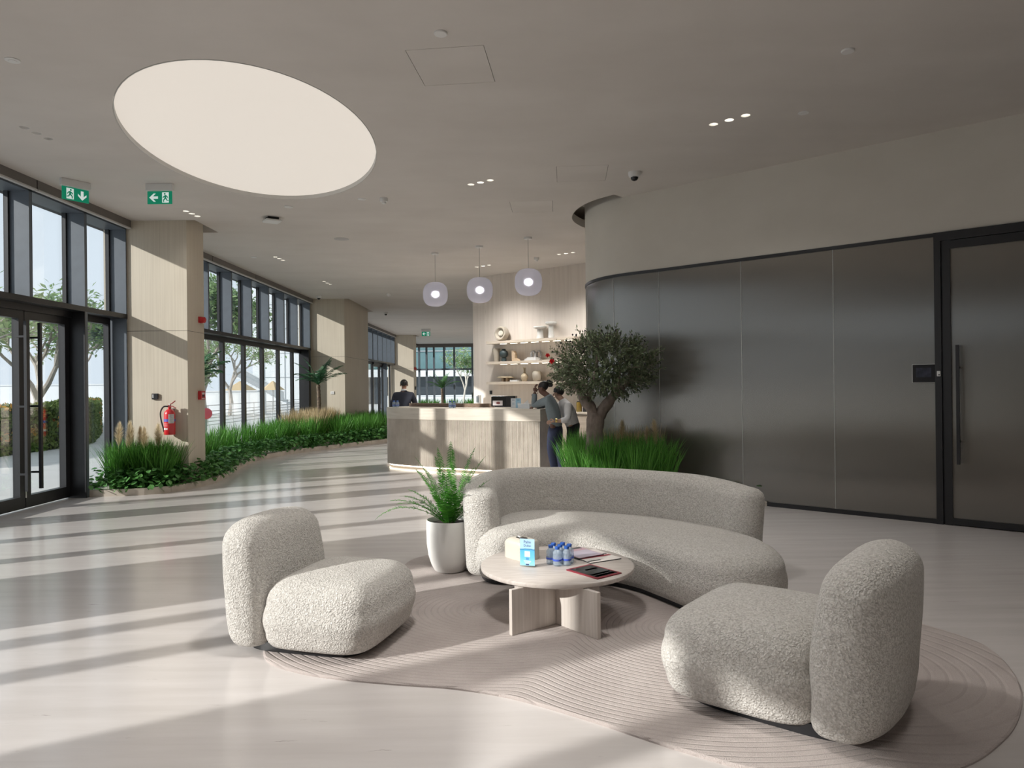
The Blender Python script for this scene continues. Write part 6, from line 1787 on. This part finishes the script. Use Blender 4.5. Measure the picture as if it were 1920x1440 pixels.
# low white walls
def block(name, label, cat, x0, x1, y0, y1, z1, m_, cap=True):
    t = thing(name, label, cat, ((x0 + x1) / 2, (y0 + y1) / 2, 0)); w_, d_ = x1 - x0, y1 - y0
    mb = MB(); mb.box((0, 0, z1 / 2), (w_, d_, z1)); mb.build('wall', m_, t)
    if cap: mb = MB(); mb.box((0, 0, z1 + 0.03), (w_ + 0.1, d_ + 0.1, 0.06)); mb.build('coping', M['bwhite'], t)
    return t
block('garden_wall', 'low white garden wall behind the terrace railing', 'wall', -22.0, -14.2, 40.0, 41.0, 1.30, M['bwhite'])
block('garden_wall', 'long white boundary wall behind the hedge', 'wall', -34.0, -21.0, 38.0, 39.0, 1.75, M['bwhite'])
block('white_pavilion', 'white sloping garden pavilion behind the frangipani trees', 'pavilion', -27.0, -22.0, 26.0, 30.0, 2.1, M['bwhite'])
for k, (x, y) in enumerate(((-17.8, 46.5), (-16.0, 47.5))):
    t = thing('garden_parasol', 'folded sand coloured parasol roof behind the low white wall' if k else 'open sand coloured parasol behind the low white wall', 'parasol', (x, y, 0))
    mb = MB(); mb.tube([(0, 0, 0), (0, 0, 1.9)], 0.03, 6); mb.build('pole', M['steel'], t)
    mb = MB(); mb.lathe([(1.1 if not k else 0.8, 1.35), (0.05, 1.95)], 6); mb.build('canopy', M['sand'], t)
# white tower with a raking dark strip, beyond
t = thing('white_tower', 'tall white panelled building with a raking dark glass strip', 'building', (-21.0, 76.0, 0))
mb = MB(); mb.box((0, 4, 7.5), (13.5, 8, 15)); mb.build('wall', M['bwhite'], t)
for k in range(5):
    mb = MB(); mb.box((0, -0.03, 2.6 + 2.6 * k), (13.5, 0.04, 0.05)); mb.build('panel_joint', M['bgrey'], t)
for k in range(6):
    mb = MB(); mb.box((-5.5 + 2.2 * k, -0.03, 7.5), (0.05, 0.04, 15)); mb.build('panel_joint', M['bgrey'], t)
mb = MB(); mb.add([(-1.2, -0.06, 15), (0.2, -0.06, 15), (1.6, -0.06, 2.5), (1.1, -0.06, 2.5), (-1.2, -0.3, 15), (0.2, -0.3, 15), (1.6, -0.3, 2.5), (1.1, -0.3, 2.5)], [(0, 1, 2, 3), (7, 6, 5, 4), (0, 4, 5, 1), (1, 5, 6, 2), (2, 6, 7, 3), (3, 7, 4, 0)]); mb.build('raking_strip', M['bdark'], t)
mb = MB(); mb.add([(3.4, -0.06, 6), (5.6, -0.06, 6), (5.0, -0.06, 0.5), (4.4, -0.06, 0.5), (3.4, -0.3, 6), (5.6, -0.3, 6), (5.0, -0.3, 0.5), (4.4, -0.3, 0.5)], [(0, 1, 2, 3), (7, 6, 5, 4), (0, 4, 5, 1), (1, 5, 6, 2), (2, 6, 7, 3), (3, 7, 4, 0)]); mb.build('raking_strip', M['bdark'], t)
t = thing('outdoor_stair', 'white outdoor stair with glass balustrade rising along the white tower', 'stairs', (-23.0, 64.0, 0))
n = 14
for k in range(n):
    mb = MB(); mb.box((-1.9 + 0.34 * (n - 1 - k) - 0.0, 0.6, 0.12 + 0.19 * k), (0.36, 1.6, 0.19)); mb.build('step', M['bwhite'], t)
mb = MB()
a = (-1.9 + 0.34 * 13, 0, 0.2); b = (-1.9, 0, 0.2 + 0.19 * 13)
mb.add([(a[0], -0.25, a[2]), (b[0], -0.25, b[2]), (b[0], -0.25, b[2] + 0.9), (a[0], -0.25, a[2] + 0.9), (a[0], -0.29, a[2]), (b[0], -0.29, b[2]), (b[0], -0.29, b[2] + 0.9), (a[0], -0.29, a[2] + 0.9)], [(0, 1, 2, 3), (7, 6, 5, 4), (0, 4, 5, 1), (1, 5, 6, 2), (2, 6, 7, 3), (3, 7, 4, 0)]); mb.build('balustrade', M['bgrey'], t)
mb = MB(); mb.tube([(a[0], -0.27, a[2] + 0.95), (b[0], -0.27, b[2] + 0.95)], 0.04, 6); mb.build('handrail', wp, t)
# building seen through the far end window
t = thing('office_building', 'teal glass office building with a white slab edge beyond the end window', 'building', (-5.0, 62.0, 0))
mb = MB(); mb.box((0, 6, 7.0), (24, 11.6, 14)); mb.build('core', M['bgrey'], t)
mb = MB(); mb.box((0, 0.0, 1.15), (24, 0.3, 2.3)); mb.build('ground_glazing', M['bdark'], t)
mb = MB(); mb.box((0, -0.5, 2.62), (24, 1.4, 0.62)); mb.build('slab_edge', M['bwhite'], t)
for i in range(15):
    for j in range(4):
        mb = MB(); mb.box((-11.2 + 1.6 * i, 0.12, 3.75 + 1.6 * j), (1.5, 0.1, 1.5)); mb.build('pane', M['bglass'], t)
for j in range(5):
    mb = MB(); mb.box((0, 0.05, 2.95 + 1.6 * j), (24, 0.14, 0.09)); mb.build('floor_band', M['bgrey'], t)
block('garden_wall', 'low white planter wall beyond the end window', 'wall', -9.5, 2.0, 52.0, 52.6, 0.75, M['bwhite'])
tree('white-barked small tree beyond the end window', (-3.2, 48.3, 0), 4.3, 31, 1500, 0.10, bark=mat('white_bark', (0.62, 0.58, 0.52), 0.8, var=0.1), levels=4, spread=0.42, tr=0.09)
palm('potted_palm', 'palm in the grass bed before the far end window', (-3.95, 40.0, 0.0), 1.35, pf, tr=0.07, Lf=1.1, mat_=leaf_mat('palm_bright', (0.03, 0.12, 0.03), (0.12, 0.30, 0.08), 0.5, 0.3, 3))
r_ = random.Random(77)
v, f = blades(9, [(r_.uniform(-5.7, -1.5), r_.uniform(42.2, 43.4)) for _ in range(90)], 0.5, 0.85, 0.4, 14, w0=0.012, z0=0.0)
tag(raw('ornamental_grass', v, f, M['grass']), 'green grass strip before the far end window', 'grass', kind='stuff')
# ================================================================ LAMPS OF THE ROOM AND ADDED FILL
def spot(x, y, e, size=2.4, blend=1.0):
    d = bpy.data.lights.new('downlight_and_fill_beam', 'SPOT'); d.energy = e; d.spot_size = size; d.spot_blend = blend; d.color = (1.0, 0.965, 0.92); d.shadow_soft_size = 0.25
    o = bpy.data.objects.new('downlight_and_fill_beam', d); C.objects.link(o); o.location = (x, y, ZC - 0.01); return o
for g_, lst in DL.items():
    if 'unlit' in g_: continue
    x = sum(c[0] for c in lst) / 3; y = sum(c[1] for c in lst) / 3
    k = {'added beside the fern pot': 1.5, 'added over the armchairs': 0.3, 'behind the seating, right': 0.15, 'added over the side door': 0.1, 'behind the seating, middle': 1.0, 'over the shelf wall': 2.2, 'behind the pendants': 2.2, 'before the shelf wall pendants': 1.2, 'near the tablet door': 0.8}.get(g_, 1.0)
    spot(x, y, LAMP * (1.4 if 'by the glass front' in g_ else 0.08 if x < -4 else k))  # added row by the glass front is weighted up as fill from the window side
